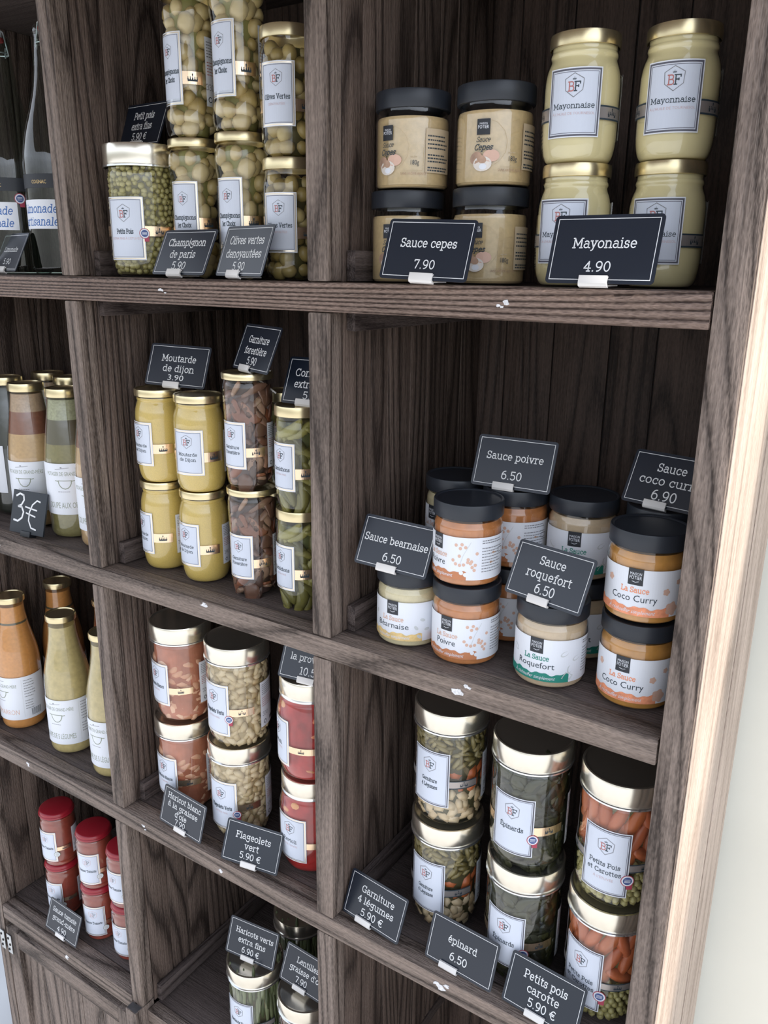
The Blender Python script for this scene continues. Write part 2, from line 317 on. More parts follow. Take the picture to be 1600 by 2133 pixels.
# ------------------------------------------------------------------ lettering: a slab-serif stroke alphabet (x-height 5, cap 7)
def arc(cx, cy, rx, ry, a0, a1):
    n = max(4, int(abs(a1 - a0) / 22)); return [(cx + rx * math.cos(math.radians(a0 + (a1 - a0) * i / n)), cy + ry * math.sin(math.radians(a0 + (a1 - a0) * i / n))) for i in range(n + 1)]
def L(*a): return [(a[i], a[i + 1]) for i in range(0, len(a), 2)]
def sf(x, y, h=1.0): return [(x - h, y), (x + h, y)]
ACC = {'ç': ('c', 9), 'é': ('e', 1), 'è': ('e', -1), 'à': ('a', -1), 'É': ('E', 1), 'È': ('E', -1), 'ê': ('e', 0)}
GL = {
 'a': (4.9, [arc(2.2, 3.6, 1.5, 1.4, 150, 0), L(3.7, 3.6, 3.7, .6, 4.4, 0, 4.9, 0), arc(2.1, 1.5, 1.6, 1.5, 60, 360), L(2.9, 2.8, 3.7, 2.9)]),
 'b': (5.2, [L(1, 0, 1, 7), sf(.5, 7, .6), arc(2.7, 2.5, 1.8, 2.5, 0, 360)]),
 'c': (4.6, [arc(2.6, 2.5, 1.9, 2.5, 45, 320), L(4.0, 3.4, 4.0, 4.8)]),
 'd': (5.3, [arc(2.5, 2.5, 1.8, 2.5, 0, 360), L(4.2, 7, 4.2, 0, 5, 0), sf(3.8, 7, .6)]),
 'e': (4.8, [L(.8, 2.6, 4.2, 2.6), arc(2.5, 2.5, 1.8, 2.5, 5, 315)]),
 'f': (3.4, [arc(3.0, 5.6, 1.3, 1.4, 70, 180), L(1.7, 5.6, 1.7, 0), sf(1.7, 0, 1.1), L(.5, 5, 3.1, 5)]),
 'g': (5.1, [arc(2.3, 3.2, 1.6, 1.7, 0, 360), L(4.1, 5, 4.9, 5), L(4.0, 5, 4.0, -.6), arc(2.3, -.6, 1.7, 1.5, 0, -170)]),
 'h': (5.6, [L(1.1, 0, 1.1, 7), sf(.7, 7, .6), sf(1.1, 0), arc(2.8, 3.4, 1.6, 1.6, 170, 0), L(4.4, 3.4, 4.4, 0), sf(4.4, 0)]),
 'i': (2.6, [L(.5, 5, 1.3, 5, 1.3, 0), sf(1.3, 0), L(1.25, 6.5, 1.3, 7.0)]),
 'j': (2.6, [L(.4, 5, 1.4, 5, 1.4, -1), arc(.4, -1, 1, 1.1, 0, -100), L(1.35, 6.5, 1.4, 7.0)]),
 'l': (2.6, [L(.5, 7, 1.3, 7, 1.3, 0), sf(1.3, 0)]),
 'm': (8.2, [L(.4, 5, 1.1, 5, 1.1, 0), sf(1.1, 0), arc(2.6, 3.5, 1.4, 1.5, 170, 0), L(4, 3.5, 4, 0), sf(4, 0, .8), arc(5.5, 3.5, 1.4, 1.5, 170, 0), L(6.9, 3.5, 6.9, 0), sf(6.9, 0)]),
 'n': (5.6, [L(.4, 5, 1.1, 5, 1.1, 0), sf(1.1, 0), arc(2.8, 3.4, 1.6, 1.6, 170, 0), L(4.4, 3.4, 4.4, 0), sf(4.4, 0)]),
 'o': (5.0, [arc(2.5, 2.5, 1.9, 2.5, 0, 360)]),
 'p': (5.3, [L(.4, 5, 1.1, 5, 1.1, -2), sf(1.1, -2), arc(2.9, 2.5, 1.8, 2.5, 0, 360)]),
 'q': (5.3, [arc(2.4, 2.5, 1.8, 2.5, 0, 360), L(4.2, 5, 4.2, -2), sf(4.2, -2)]),
 'r': (3.9, [L(.4, 5, 1.2, 5, 1.2, 0), sf(1.2, 0, 1.1), arc(2.9, 3.4, 1.6, 1.6, 170, 60)]),
 's': (4.2, [arc(2.1, 3.7, 1.3, 1.3, 30, 250), arc(2.1, 1.3, 1.4, 1.3, 80, -150), L(3.4, 3.7, 3.4, 4.8), L(.6, 1.4, .6, .2)]),
 't': (3.4, [L(1.5, 6.6, 1.5, 1.2), arc(2.4, 1.1, .9, 1.1, 180, 300), L(.4, 5, 3.0, 5)]),
 'u': (5.6, [L(.4, 5, 1.1, 5, 1.1, 1.7), arc(2.7, 1.7, 1.6, 1.7, 180, 350), L(3.6, 5, 4.4, 5, 4.4, 0, 5.1, 0)]),
 'v': (5.0, [L(.8, 5, 2.5, 0, 4.2, 5), sf(.8, 5, .8), sf(4.2, 5, .8)]),
 'x': (4.9, [L(.8, 5, 4.1, 0), L(4.1, 5, .8, 0), sf(.8, 5, .7), sf(4.1, 5, .7), sf(.8, 0, .7), sf(4.1, 0, .7)]),
 'y': (5.0, [L(.8, 5, 2.5, .3), L(4.2, 5, 2.0, -1.6, 1.0, -2), sf(.8, 5, .8), sf(4.2, 5, .8)]),
 'z': (4.4, [L(.6, 4.2, .6, 5, 3.8, 5, .6, 0, 3.9, 0, 3.9, .9)]),
 'B': (5.8, [L(1.2, 0, 1.2, 7), L(.3, 7, 3.1, 7), L(.3, 0, 3.3, 0), L(1.2, 3.7, 3.2, 3.7), arc(3.1, 5.35, 1.6, 1.65, 90, -90), arc(3.3, 1.85, 1.8, 1.85, 90, -90)]),
 'C': (6.2, [arc(3.4, 3.5, 2.6, 3.5, 40, 320), L(5.4, 5.2, 5.4, 7), L(5.4, .2, 5.4, 1.7)]),
 'D': (6.4, [L(1.2, 0, 1.2, 7), L(.3, 7, 2.8, 7), L(.3, 0, 2.8, 0), arc(2.8, 3.5, 2.8, 3.5, 90, -90)]),
 'E': (5.6, [L(1.2, 0, 1.2, 7), L(.3, 7, 5, 7, 5, 5.6), L(.3, 0, 5.1, 0, 5.1, 1.5), L(1.2, 3.7, 3.8, 3.7)]),
 'F': (5.3, [L(1.2, 0, 1.2, 7), L(.3, 7, 5, 7, 5, 5.5), sf(1.2, 0, 1.1), L(1.2, 3.7, 3.6, 3.7), L(3.6, 3.0, 3.6, 4.4)]),
 'G': (6.6, [arc(3.4, 3.5, 2.6, 3.5, 40, 330), L(5.4, 5.2, 5.4, 7), L(4.0, 3.0, 6.3, 3.0), L(5.5, 3.0, 5.5, .4)]),
 'H': (6.9, [L(1.3, 0, 1.3, 7), L(5.5, 0, 5.5, 7), L(1.3, 3.6, 5.5, 3.6), sf(1.3, 0), sf(5.5, 0), sf(1.3, 7), sf(5.5, 7)]),
 'L': (5.4, [L(1.3, 7, 1.3, 0), sf(1.3, 7), L(.3, 0, 4.9, 0, 4.9, 1.8)]),
 'M': (8.0, [L(1.3, 0, 1.3, 7, 3.95, 1.6, 6.6, 7, 6.6, 0), L(.3, 7, 1.3, 7), L(6.6, 7, 7.6, 7), sf(1.3, 0), sf(6.6, 0)]),
 'O': (6.6, [arc(3.3, 3.5, 2.7, 3.5, 0, 360)]),
 'P': (5.6, [L(1.2, 0, 1.2, 7), L(.3, 7, 3.2, 7), L(1.2, 3.1, 3.2, 3.1), arc(3.2, 5.05, 1.9, 1.95, 90, -90), sf(1.2, 0, 1.1)]),
 'R': (6.2, [L(1.2, 0, 1.2, 7), L(.3, 7, 3.2, 7), L(1.2, 3.3, 3.2, 3.3), arc(3.2, 5.15, 1.8, 1.85, 90, -90), sf(1.2, 0, 1.0), L(3.2, 3.3, 4.9, 0, 6, 0)]),
 'S': (5.2, [arc(2.6, 5.25, 1.75, 1.75, 30, 255), arc(2.6, 1.8, 1.9, 1.8, 80, -150), L(4.3, 5.2, 4.3, 6.9), L(.7, 1.7, .7, .1)]),
 'T': (6.0, [L(.5, 5.6, .5, 7, 5.5, 7, 5.5, 5.6), L(3, 7, 3, 0), sf(3, 0, 1.2)]),
 'V': (6.4, [L(.9, 7, 3.2, 0, 5.5, 7), sf(.9, 7, .9), sf(5.5, 7, .9)]),
 '0': (4.9, [arc(2.45, 3.5, 1.8, 3.5, 0, 360)]),
 '1': (3.6, [L(.7, 6.2, 2.0, 7, 2.0, 0), sf(2.0, 0, 1.2)]),
 '3': (4.8, [L(.8, 5.8, .9, 6.9), arc(2.3, 5.3, 1.6, 1.7, 140, -80), arc(2.3, 1.9, 1.9, 1.9, 85, -145)]),
 '4': (5.0, [L(3.4, 0, 3.4, 7, .5, 2.1, 4.7, 2.1), sf(3.4, 0, 1.0)]),
 '5': (4.8, [L(4.0, 7, 1.1, 7, .9, 3.8), arc(2.3, 2.2, 1.9, 2.2, 120, -145)]),
 '6': (4.9, [arc(2.5, 2.2, 1.8, 2.2, 0, 360), arc(3.3, 2.8, 2.6, 4.2, 180, 85)]),
 '7': (4.6, [L(.6, 5.9, .6, 7, 4.2, 7, 1.9, 0)]),
 '9': (4.9, [arc(2.4, 4.8, 1.8, 2.2, 0, 360), arc(1.6, 4.2, 2.6, 4.2, 0, -95)]),
 '2': (4.8, [arc(2.3, 5.1, 1.7, 1.9, 160, -30), L(3.8, 4.2, .7, 0, 4.2, 0, 4.2, 1.1)]),
 '8': (4.9, [arc(2.45, 5.3, 1.5, 1.7, 0, 360), arc(2.45, 1.85, 1.8, 1.85, 0, 360)]),
 '€': (5.4, [arc(3.4, 3.5, 2.2, 3.5, 50, 310), L(.3, 4.2, 4.2, 4.2), L(.3, 2.9, 3.9, 2.9)]),
 '.': (2.2, [L(.95, 0, 1.25, 0), L(.95, .3, 1.25, .3)]), '-': (3.4, [L(.7, 2.5, 2.8, 2.5)]), "'": (1.8, [L(.9, 7, .9, 5.4)]), ' ': (2.6, []),
}
def text_strokes(txt, slant=0.0):
    out = []; x = 0.0
    for ch in txt:
        base, ac = ACC.get(ch, (ch, None))
        w, st = GL[base]
        for s in st: out.append([(x + px + slant * py, py) for px, py in s])
        if ac is not None:
            cx = x + w / 2; top = 8.0 if base.isupper() else 6.0
            if ac == 9: out.append([(cx, 0), (cx + .3, -1.0), (cx - .5, -1.4)])
            elif ac == 0: out.append([(cx - .8, top), (cx, top + .8), (cx + .8, top)])
            else: out.append([(cx - .6 * ac, top), (cx + .6 * ac, top + 1.1)])
        x += w + 0.25
    return out, x - 0.25
_txtcache = {}
def font_mesh(txt):
    if txt in _txtcache: return _txtcache[txt]
    cu = bpy.data.curves.new('t', 'FONT'); cu.body = txt; cu.size = 1.0; cu.resolution_u = 2
    o = bpy.data.objects.new('t', cu); COL.objects.link(o)
    dg = bpy.context.evaluated_depsgraph_get(); me = bpy.data.meshes.new_from_object(o.evaluated_get(dg))
    vs = np.array([v.co[:2] for v in me.vertices]) if len(me.vertices) else np.zeros((0, 2)); fs = [tuple(p.vertices) for p in me.polygons]
    bpy.data.objects.remove(o); bpy.data.curves.remove(cu); bpy.data.meshes.remove(me)
    _txtcache[txt] = (vs, fs); return vs, fs

class Art:
    """flat artwork in metres (x right, y up), later laid on a card or wrapped round a jar"""
    def __init__(s): s.items = []
    def poly(s, pts, fs, mat, layer): s.items.append((np.array(pts, float).reshape(-1, 2), fs, mat, layer))
    def rect(s, x0, y0, x1, y1, mat, layer=1, step=0.0025):
        n = max(1, int(math.ceil(abs(x1 - x0) / step))); pts = []; fs = []
        for i in range(n + 1):
            x = x0 + (x1 - x0) * i / n; pts += [(x, y0), (x, y1)]
        for i in range(n): fs.append((2 * i, 2 * i + 2, 2 * i + 3, 2 * i + 1))
        s.poly(pts, fs, mat, layer)
    def frame(s, x0, y0, x1, y1, t, mat, layer=1):
        s.rect(x0, y0, x1, y0 + t, mat, layer); s.rect(x0, y1 - t, x1, y1, mat, layer)
        s.rect(x0, y0 + t, x0 + t, y1 - t, mat, layer); s.rect(x1 - t, y0 + t, x1, y1 - t, mat, layer)
    def disc(s, cx, cy, rx, ry, mat, layer=1, n=20, rot=0.0):
        pts = [(cx, cy)]
        for i in range(n):
            a = 2 * math.pi * i / n; px, py = rx * math.cos(a), ry * math.sin(a)
            pts.append((cx + px * math.cos(rot) - py * math.sin(rot), cy + px * math.sin(rot) + py * math.cos(rot)))
        s.poly(pts, [(0, i + 1, (i + 1) % n + 1) for i in range(n)], mat, layer)
    def band(s, xs, lo, hi, mat, layer=1):
        pts = []
        for x, a, b in zip(xs, lo, hi): pts += [(x, a), (x, b)]
        s.poly(pts, [(2 * i, 2 * i + 2, 2 * i + 3, 2 * i + 1) for i in range(len(xs) - 1)], mat, layer)
    def stroke(s, pts, w, mat, layer=2):
        pts = [np.array(p, float) for p in pts]; P2 = [pts[0]]
        for i in range(1, len(pts) - 1):      # a sharp corner ends one stroke and starts the next
            a, b = pts[i] - pts[i - 1], pts[i + 1] - pts[i]
            if np.dot(a, b) < .62 * np.linalg.norm(a) * np.linalg.norm(b):
                s.stroke(pts[:i + 1], w, mat, layer); s.stroke(pts[i:], w, mat, layer); return
        for a, b in zip(pts[:-1], pts[1:]):
            k = max(1, int(np.linalg.norm(b - a) / 0.004))
            for i in range(1, k + 1): P2.append(a + (b - a) * i / k)
        vs = []
        n = len(P2)
        closed = n > 3 and np.linalg.norm(P2[0] - P2[-1]) < 1e-6
        for i in range(n):
            if closed and i in (0, n - 1): d = P2[1] - P2[-2]
            else: d = P2[min(i + 1, n - 1)] - P2[max(i - 1, 0)]
            d = d / (np.linalg.norm(d) + 1e-12); nn = np.array([-d[1], d[0]]) * w / 2
            p = P2[i]
            if not closed:
                if i == 0: p = p - d * w * .35
                if i == n - 1: p = p + d * w * .35
            vs += [p - nn, p + nn]
        s.poly(vs, [(2 * i, 2 * i + 2, 2 * i + 3, 2 * i + 1) for i in range(n - 1)], mat, layer)
    def slab(s, txt, cx, y, cap, mat, width=None, weight=0.115, slant=0.0, layer=2, align='c'):
        st, w = text_strokes(txt, slant); k = cap / 7.0; kx = k if width is None else width / w
        x0 = cx - w * kx / 2 if align == 'c' else cx
        for q in st: 
            pts = [(x0 + px * kx, y + py * k) for px, py in q]
            # thick stems, as drawn
            s.stroke(pts, cap * weight, mat, layer)
    def sans(s, txt, cx, y, cap, mat, width=None, layer=2, slant=0.0):
        vs, fs = font_mesh(txt)
        if len(vs) == 0: return
        x0, x1 = vs[:, 0].min(), vs[:, 0].max(); k = cap / 0.70; kx = k if width is None else width / (x1 - x0)
        q = np.stack([(vs[:, 0] - (x0 + x1) / 2) * kx + cx + slant * vs[:, 1] * k, vs[:, 1] * k + y], 1)
        s.poly(q, fs, mat, layer)
    def lines(s, x0, y0, x1, y1, n, mat, t=0.0005, layer=2, seed=1):
        r = random.Random(seed)
        for i in range(n):
            y = y1 - (y1 - y0) * (i + .5) / n; x = x0
            xe = x0 + (x1 - x0) * r.uniform(.75, 1)
            while x < xe:
                w = r.uniform(.0012, .0034); s.rect(x, y - t / 2, min(x + w, xe), y + t / 2, mat, layer, step=.004); x += w + .0006
    def flat(s, mb, mat_override=None, y0=0.0, eps=0.0001, dx=0, dz=0):
        for p, fs, m, la in s.items:
            mb.add([(a + dx, y0 - la * eps, b + dz) for a, b in p], fs, m)
    def wrap(s, mb, Rf, ang=0.0, eps=0.00010):
        for p, fs, m, la in s.items:
            vs = []
            for a, b in p:
                r = Rf(b); t = a / Rf(None) + ang; rr = r + la * eps
                vs.append((rr * math.sin(t), -rr * math.cos(t), b))
            mb.add(vs, fs, m)

# ------------------------------------------------------------------ the shelf unit
ZR = dict(R1=(-.0207, -.0636), R2=(-.5976, -.6367), R3=(-1.1745, -1.215), R4=(-1.7301, -1.7762), R0=(.556, .516))
XD, XA, XB, XC = (-1.958, -1.918), (-1.375, -1.3375), (-.792, -.7524), (-.2086, -.1685)
DEPTH = .508
unit = empty('display_shelf', P(-1.06, .25, -2.36))
tag(unit, 'tall dark-stained rustic wooden display shelf with open compartments against the pale wall', 'shelf')
def uw(mb, name, origin, parent=unit, smooth=False):
    o = mb.build(name, None, smooth, origin=origin); o.parent = parent
    base = parent.matrix_world if parent.type == 'EMPTY' else None
    return o
UL = Vector(unit.location)
def ubox(name, x0, x1, y0, y1, z0, z1, mat, bev=0.0022, parent=unit, pl=UL):
    a, b = P(x0, y0, z0), P(x1, y1, z1); c = (a + b) / 2
    mb = MB(); h = (b - a) / 2; mb.box(-abs(h.x), abs(h.x), -abs(h.y), abs(h.y), -abs(h.z), abs(h.z), mat, bev)
    o = link(name, mb.mesh(name, True), parent); o.location = c - pl
    o['_w'] = 0; del o['_w']
    return o
G = 0.0012
levels = [('R0', .0), ('R1', 0), ('R2', 0), ('R3', 0)]
rails = {}
for k in ('R0', 'R1', 'R2', 'R3'):
    zt, zb = ZR[k]
    rails[k] = ubox('front_rail', XD[1] + .001, XC[0] - .0015, 0.0, .045, zb, zt, wood_x2 if k == 'R1' else wood_x)
    ubox('shelf_board', XD[0] + .003, XC[0] + .0235,   .046, DEPTH + .004, zb + .008, zt - .0012, wood_top)
rails['R4'] = ubox('front_rail', XD[1] + .001, XA[0] - .0015, 0.0, .045, ZR['R4'][1], ZR['R4'][0], wood_x)
ubox('shelf_board', XD[0] + .003, XA[0] - .0015, .046, DEPTH + .004, -1.765, ZR['R4'][0] - .0012, wood_top)
ubox('front_rail', XA[1] + .0015, XC[0] - .0015, .012, .045, -1.80, -1.760, wood_x)
ubox('shelf_board', XA[1] + .0015, XB[1], .046, DEPTH + .004, -1.795, -1.7612, wood_top)
ubox('shelf_board', XB[1] + .002, XC[0] - .0015, .046, DEPTH, -2.30, -2.27, wood_top)
# posts
ubox('post', XC[0], XC[1], -.001, .0452, -2.36, .66, wood_z, .003)
ubox('post', XD[0], XD[1], -.001, .0452, -2.36, .66, wood_z, .003)
for X in (XA, XB):
    for (za, zb) in ((ZR['R1'][0], ZR['R0'][1]), (ZR['R2'][0], ZR['R1'][1]), (ZR['R3'][0], ZR['R2'][1])):
        ubox('post', X[0], X[1], .0, .0365, za + .001, zb - .001, wood_z, .003)
ubox('post', XA[0], XA[1], .0, .0365, -1.744, ZR['R3'][1] - .001, wood_z, .003)
ubox('post', XB[0], XB[1], .0, .0365, -1.759, ZR['R3'][1] - .001, wood_z, .003)
ubox('post', XB[0], XB[1], .0, .0365, -2.36, -1.801, wood_z, .003)
lp = ubox('post', XA[0], XA[1], -.022, .036, -2.36, -1.7455, wood_z, .0015)
a, b = P(XA[0] + .003, -.019, -1.7453), P(XA[1] - .003, .0, -1.7448)
ubox('post_top_end_grain', XA[0] + .003, XA[1] - .003, -.0195, -.001, -1.7454, -1.7446, m_end, 0)
# side partitions of vertical planks, battens under and over each compartment
def planks_y(name, x0, x1, za, zb, y0=.038, n=7, mat=None, seed=0):
    r = random.Random(seed); w = (DEPTH - y0) / n; mb = MB(); y = y0
    ws = [w * r.uniform(.75, 1.25) for _ in range(n)]; t = sum(ws); c = P((x0 + x1) / 2, (y0 + DEPTH) / 2, (za + zb) / 2)
    for q_ in ws:
        q2 = q_ / t * (DEPTH - y0); d = r.uniform(0, .0012)
        p0 = P(x0 + d, y + .0012, za) - c; p1 = P(x1 - d, y + q2 - .0012, zb) - c
        mb.box(p0.x, p1.x, p0.y, p1.y, p0.z, p1.z, mat or wood_side, .001); y += q2
    a0 = P(x0 + .006, y0 + .004, za) - c; a1 = P(x1 - .006, DEPTH - .004, zb) - c
    mb.box(a0.x, a1.x, a0.y, a1.y, a0.z, a1.z, m_gap)
    o = link(name, mb.mesh(name, True), unit); o.location = c - UL; return o
tiers = [(ZR['R1'][0], ZR['R0'][1]), (ZR['R2'][0], ZR['R1'][1]), (ZR['R3'][0], ZR['R2'][1])]
for i, X in enumerate((XD, XA, XB, XC)):
    for j, (za, zb) in enumerate(tiers + [(-1.757 if i else -1.7285, ZR['R3'][1]), (-2.36, -1.80)]):
        if i == 3: 
            continue
        planks_y('side_panel', X[0] + .002, X[1] - .001, za + .0005, zb + .0075, y0=.0465 if i == 0 else .038, seed=i * 7 + j)
for j, (za, zb) in enumerate(tiers + [(-2.266, ZR['R3'][1])]): planks_y('side_panel', XC[0] + .003, XC[0] + .018, za + .0005, zb + .0075, y0=.0465, seed=77 + j)
for X, sgn in ((XA, 1), (XB, 1), (XA, -1), (XB, -1)):
    for j, (za, zb) in enumerate(tiers + [(-1.757 if X is not XD else -1.728, ZR['R3'][1])]):
        xx = X[1] if sgn > 0 else X[0]
        if X is XA and sgn < 0 and j == 3: za = -1.728
        if j == 3 and X is XB and sgn > 0: continue
        if j == 3 and X is XC: continue
        x0, x1 = (xx + .0002, xx + .016) if sgn > 0 else (xx - .016, xx - .0002)
        ubox('batten', x0, x1, .047, DEPTH - .002, za + .0012, za + .046, wood_y, .001)
        ubox('batten', x0, x1, .047, DEPTH - .002, zb - .030 - .008, zb + .006, wood_y, .001) if False else ubox('batten', x0, x1, .047, DEPTH - .002, zb - .030, zb - .001, wood_y, .001)
# back of vertical tongue and groove planks, one panel per column
def back(x0, x1, seed):
    r = random.Random(seed); c = P((x0 + x1) / 2, DEPTH, -.9); mb = MB(); x = x0
    while x < x1 - .01:
        w = r.uniform(.085, .125); xe = min(x + w, x1)
        if x1 - xe < .03: xe = x1
        d = r.uniform(0, .002)
        p0 = P(x + .0013, DEPTH + .001 + d, -2.36) - c; p1 = P(xe - .0013, DEPTH + .016, .56) - c
        mb.box(p0.x, p1.x, p0.y, p1.y, p0.z, p1.z + .10 * S, wood_back, .0012); x = xe
    a0 = P(x0, DEPTH + .006, -2.36) - c; a1 = P(x1, DEPTH + .015, .56) - c
    mb.box(a0.x, a1.x, a0.y, a1.y, a0.z, a1.z + .10 * S, m_gap)
    o = link('back_panel', mb.mesh('back_panel', True), unit); o.location = c - UL
back(XD[0], XA[0] - .0001, 1); back(XA[0] + .0001, XB[0] - .0001, 2); back(XB[0] + .0001, XC[1] - .022, 3)
# outer side, its sunlight put into the paler wood colour: three cladding boards
for (y0, y1, dx) in ((.0465, .272, 0.0), (.276, .318, .001), (.322, .452, 0.0)):
    ubox('outer_side_board', XC[1] - .0155, XC[1] - .0005 + dx, y0, y1, -2.36, .66, wood_pale, .0015)
ubox('sunlit_post_strip', XC[1] + .0002, XC[1] + .0016, .004, .0460, -2.36, .66, wood_pale, .0004)  # thin added strip, pale so the post's side reads as sunlit
ubox('unseen_awning', XD[0] - .06, XC[1] + .04, -1.45, DEPTH + .02, .662, .69, wood_x, .003)  # unseen overhang, added to keep sky light off the top rows
# cabinet door below the left column
def cabinet_door(x0, x1, z0, z1, y0=-.004):
    c = P((x0 + x1) / 2, y0, (z0 + z1) / 2)
    dr = link('cabinet_door', None, unit) if False else None
    mb = MB(); w = .052
    def bx(a, b_, ya, yb, za, zb, m): 
        p0 = P(a, ya, za) - c; p1 = P(b_, yb, zb) - c; mb.box(p0.x, p1.x, p0.y, p1.y, p0.z, p1.z, m, .0012)
    bx(x0, x0 + w, y0, y0 + .032, z0, z1, wood_z); bx(x1 - w, x1, y0, y0 + .032, z0, z1, wood_z)
    bx(x0 + w + .0005, x1 - w - .0005, y0, y0 + .032, z1 - w, z1, wood_x); bx(x0 + w + .0005, x1 - w - .0005, y0, y0 + .032, z0, z0 + w, wood_x)
    o = link('cabinet_door', mb.mesh('cabinet_door', True), unit); o.location = c - UL
    mb2 = MB(); n = 5; xx = x0 + w
    for i in range(n):
        xe = xx + (x1 - x0 - 2 * w) / n
        p0 = P(xx + .001, y0 + .014, z0 + w - .005) - c; p1 = P(xe - .001, y0 + .026, z1 - w + .005) - c
        mb2.box(p0.x, p1.x, p0.y, p1.y, p0.z, p1.z, wood_z, .001); xx = xe
    p0 = P(x0 + w, y0 + .018, z0 + w) - c; p1 = P(x1 - w, y0 + .0255, z1 - w) - c
    mb2.box(p0.x, p1.x, p0.y, p1.y, p0.z, p1.z, m_gap)
    link('door_panel', mb2.mesh('door_panel', True), o)
    mh = MB()
    for s_, xa in ((0, x0 + .003), (1, x0 - .030)):
        p0 = P(xa, y0 - .003 - .0005, z1 - .085) - c; p1 = P(xa + .020, y0 - .001, z1 - .022) - c
        mh.box(p0.x, p1.x, p0.y, p1.y, p0.z, p1.z, m_steel, .0005)
        for t in (.2, .5, .8):
            cz = p0.z + (p1.z - p0.z) * t; bm = bmesh.new(); bmesh.ops.create_cone(bm, cap_ends=True, segments=12, radius1=.0028, radius2=.0022, depth=.0012, matrix=Matrix.Translation(((p0.x + p1.x) / 2 + (.002 if t == .5 else -.002), p0.y - .0005, cz)) @ Matrix.Rotation(math.pi / 2, 4, 'X'))
            mh.addbm(bm, m_gap)
    link('hinge', mh.mesh('hinge', True), o)
    return o
cabinet_door(XD[1] + .012, XA[0] - .004, -2.34, -1.795)
# pale torn-off label scraps stuck on the rails
def scrap(rail, x, z, seed, sc=1.0):
    r = random.Random(seed); mb = MB(); p = P(x, -.0004, z) - P(0, 0, 0)
    c = Vector(rail.location) + UL; q0 = P(x, 0, z) - c
    for j in range(3):
        ox, oz = r.uniform(-.006, .006) * sc, r.uniform(-.004, .004) * sc; n = 9; pts = []
        for i in range(n):
            a = 2 * math.pi * i / n; rr = r.uniform(.0016, .0050) * sc * (1 if j == 0 else .6); pts.append((q0.x + ox + rr * 1.3 * math.cos(a), q0.y - .0006 - .0001 * j, q0.z + oz + rr * .75 * math.sin(a)))
        bk = [(a_, b_ + .0007, c_) for a_, b_, c_ in pts]
        mb.add(pts + bk, [tuple(range(n))[::-1]] + [(i, (i + 1) % n, n + (i + 1) % n, n + i) for i in range(n)], m_residue)
    link('torn_label_scrap', mb.mesh('torn_label_scrap'), rail)
scrap(rails['R1'], -1.104, -.043, 1, .8); scrap(rails['R1'], -.470, -.045, 2, .8)
scrap(rails['R2'], -1.045, -.607, 3, 1.0); scrap(rails['R2'], -.502, -.612, 4, 1.5); scrap(rails['R2'], -1.70, -.618, 5, .7)
scrap(rails['R3'], -1.70, -1.193, 6, 1.0); scrap(rails['R3'], -1.846, -1.195, 7, .7); scrap(rails['R3'], -1.27, -1.195, 8, .8); scrap(rails['R3'], -1.04, -1.20, 9, .9); scrap(rails['R3'], -.521, -1.195, 10, 1.5)
scrap(rails['R4'], -1.63, -1.752, 11, 1.0)

# ------------------------------------------------------------------ the setting
def setting(name, x0, x1, y0, y1, z0, z1, mat):
    mb = MB(); a, b = P(x0, y0, z0), P(x1, y1, z1); c = (a + b) / 2; h = (b - a) / 2
    mb.box(-h.x, h.x, -h.y, h.y, -h.z, h.z, mat); o = link(name, mb.mesh(name)); o.location = c; o['kind'] = 'structure'; return o
ZF = -HC / S
setting('wall_back', -2.03, 6.0, .545, .80, ZF, 3.0, m_wall)
setting('floor', -16, 16, -16, 16, ZF - .1, ZF, m_ground)

# ------------------------------------------------------------------ jars
def lerp_prof(prof):
    zs = [p[1] for p in prof]; rs = [p[0] for p in prof]
    def f(z):
        return float(np.interp(z, zs, rs))
    return f
def smooth_prof(pts, n=5):
    """Catmull-Rom through (r, z) points"""
    out = []
    for i in range(len(pts) - 1):
        p0 = pts[max(i - 1, 0)]; p1 = pts[i]; p2 = pts[i + 1]; p3 = pts[min(i + 2, len(pts) - 1)]
        for k in range(n):
            t = k / n
            out.append(tuple(0.5 * ((2 * p1[j]) + (-p0[j] + p2[j]) * t + (2 * p0[j] - 5 * p1[j] + 4 * p2[j] - p3[j]) * t * t + (-p0[j] + 3 * p1[j] - 3 * p2[j] + p3[j]) * t ** 3) for j in (0, 1)))
    out.append(pts[-1]); return out
SH = {}
def shape(name, D, H, body, lid, lidmat, smooth=True):
    R = D * S / 2; h = H * S
    pr = [(r * R, z * h) for r, z in body]
    if smooth: pr = smooth_prof(pr, 4)
    SH[name] = dict(R=R, H=h, prof=pr, lid=[(r * R, z * h) for r, z in lid], lidmat=lidmat)
shape('large', .132, .227, [(.55, .0), (.72, .004), (.86, .03), (.945, .085), (.975, .15), (.975, .3), (.975, .5), (.975, .70), (.965, .78), (.93, .81), (.93, .86)],
      [(1.0, .822), (1.02, .824), (1.02, .836), (.995, .840), (.995, .848), (1.0, .851), (1.0, .978), (.985, .99), (.95, .992), (.93, .984), (.86, .980), (0.001, .980)], 'cham')
shape('sauce', .109, .131, [(.80, .0), (.90, .006), (.965, .03), (.985, .07), (.985, .35), (.985, .64), (.98, .70), (.94, .745), (.92, .77), (.92, .83)],
      [(.90, .802), (.985, .804), (1.0, .815), (1.0, .968), (.985, .985), (.95, .990), (.92, .984), (.90, .972), (.6, .972), (0.001, .972)], 'black')
shape('mustard', .0965, .184, [(.60, .0), (.78, .008), (.90, .045), (.975, .12), (1.0, .22), (1.0, .40), (1.0, .58), (1.0, .70), (.98, .77), (.92, .835), (.872, .872), (.89, .888), (.885, .905), (.87, .92), (.87, .96)],
      [(.90, .925), (.945, .928), (.95, .94), (.95, .985), (.93, 1.0), (.88, 1.0), (.86, .99), (0.001, .988)], 'gold')
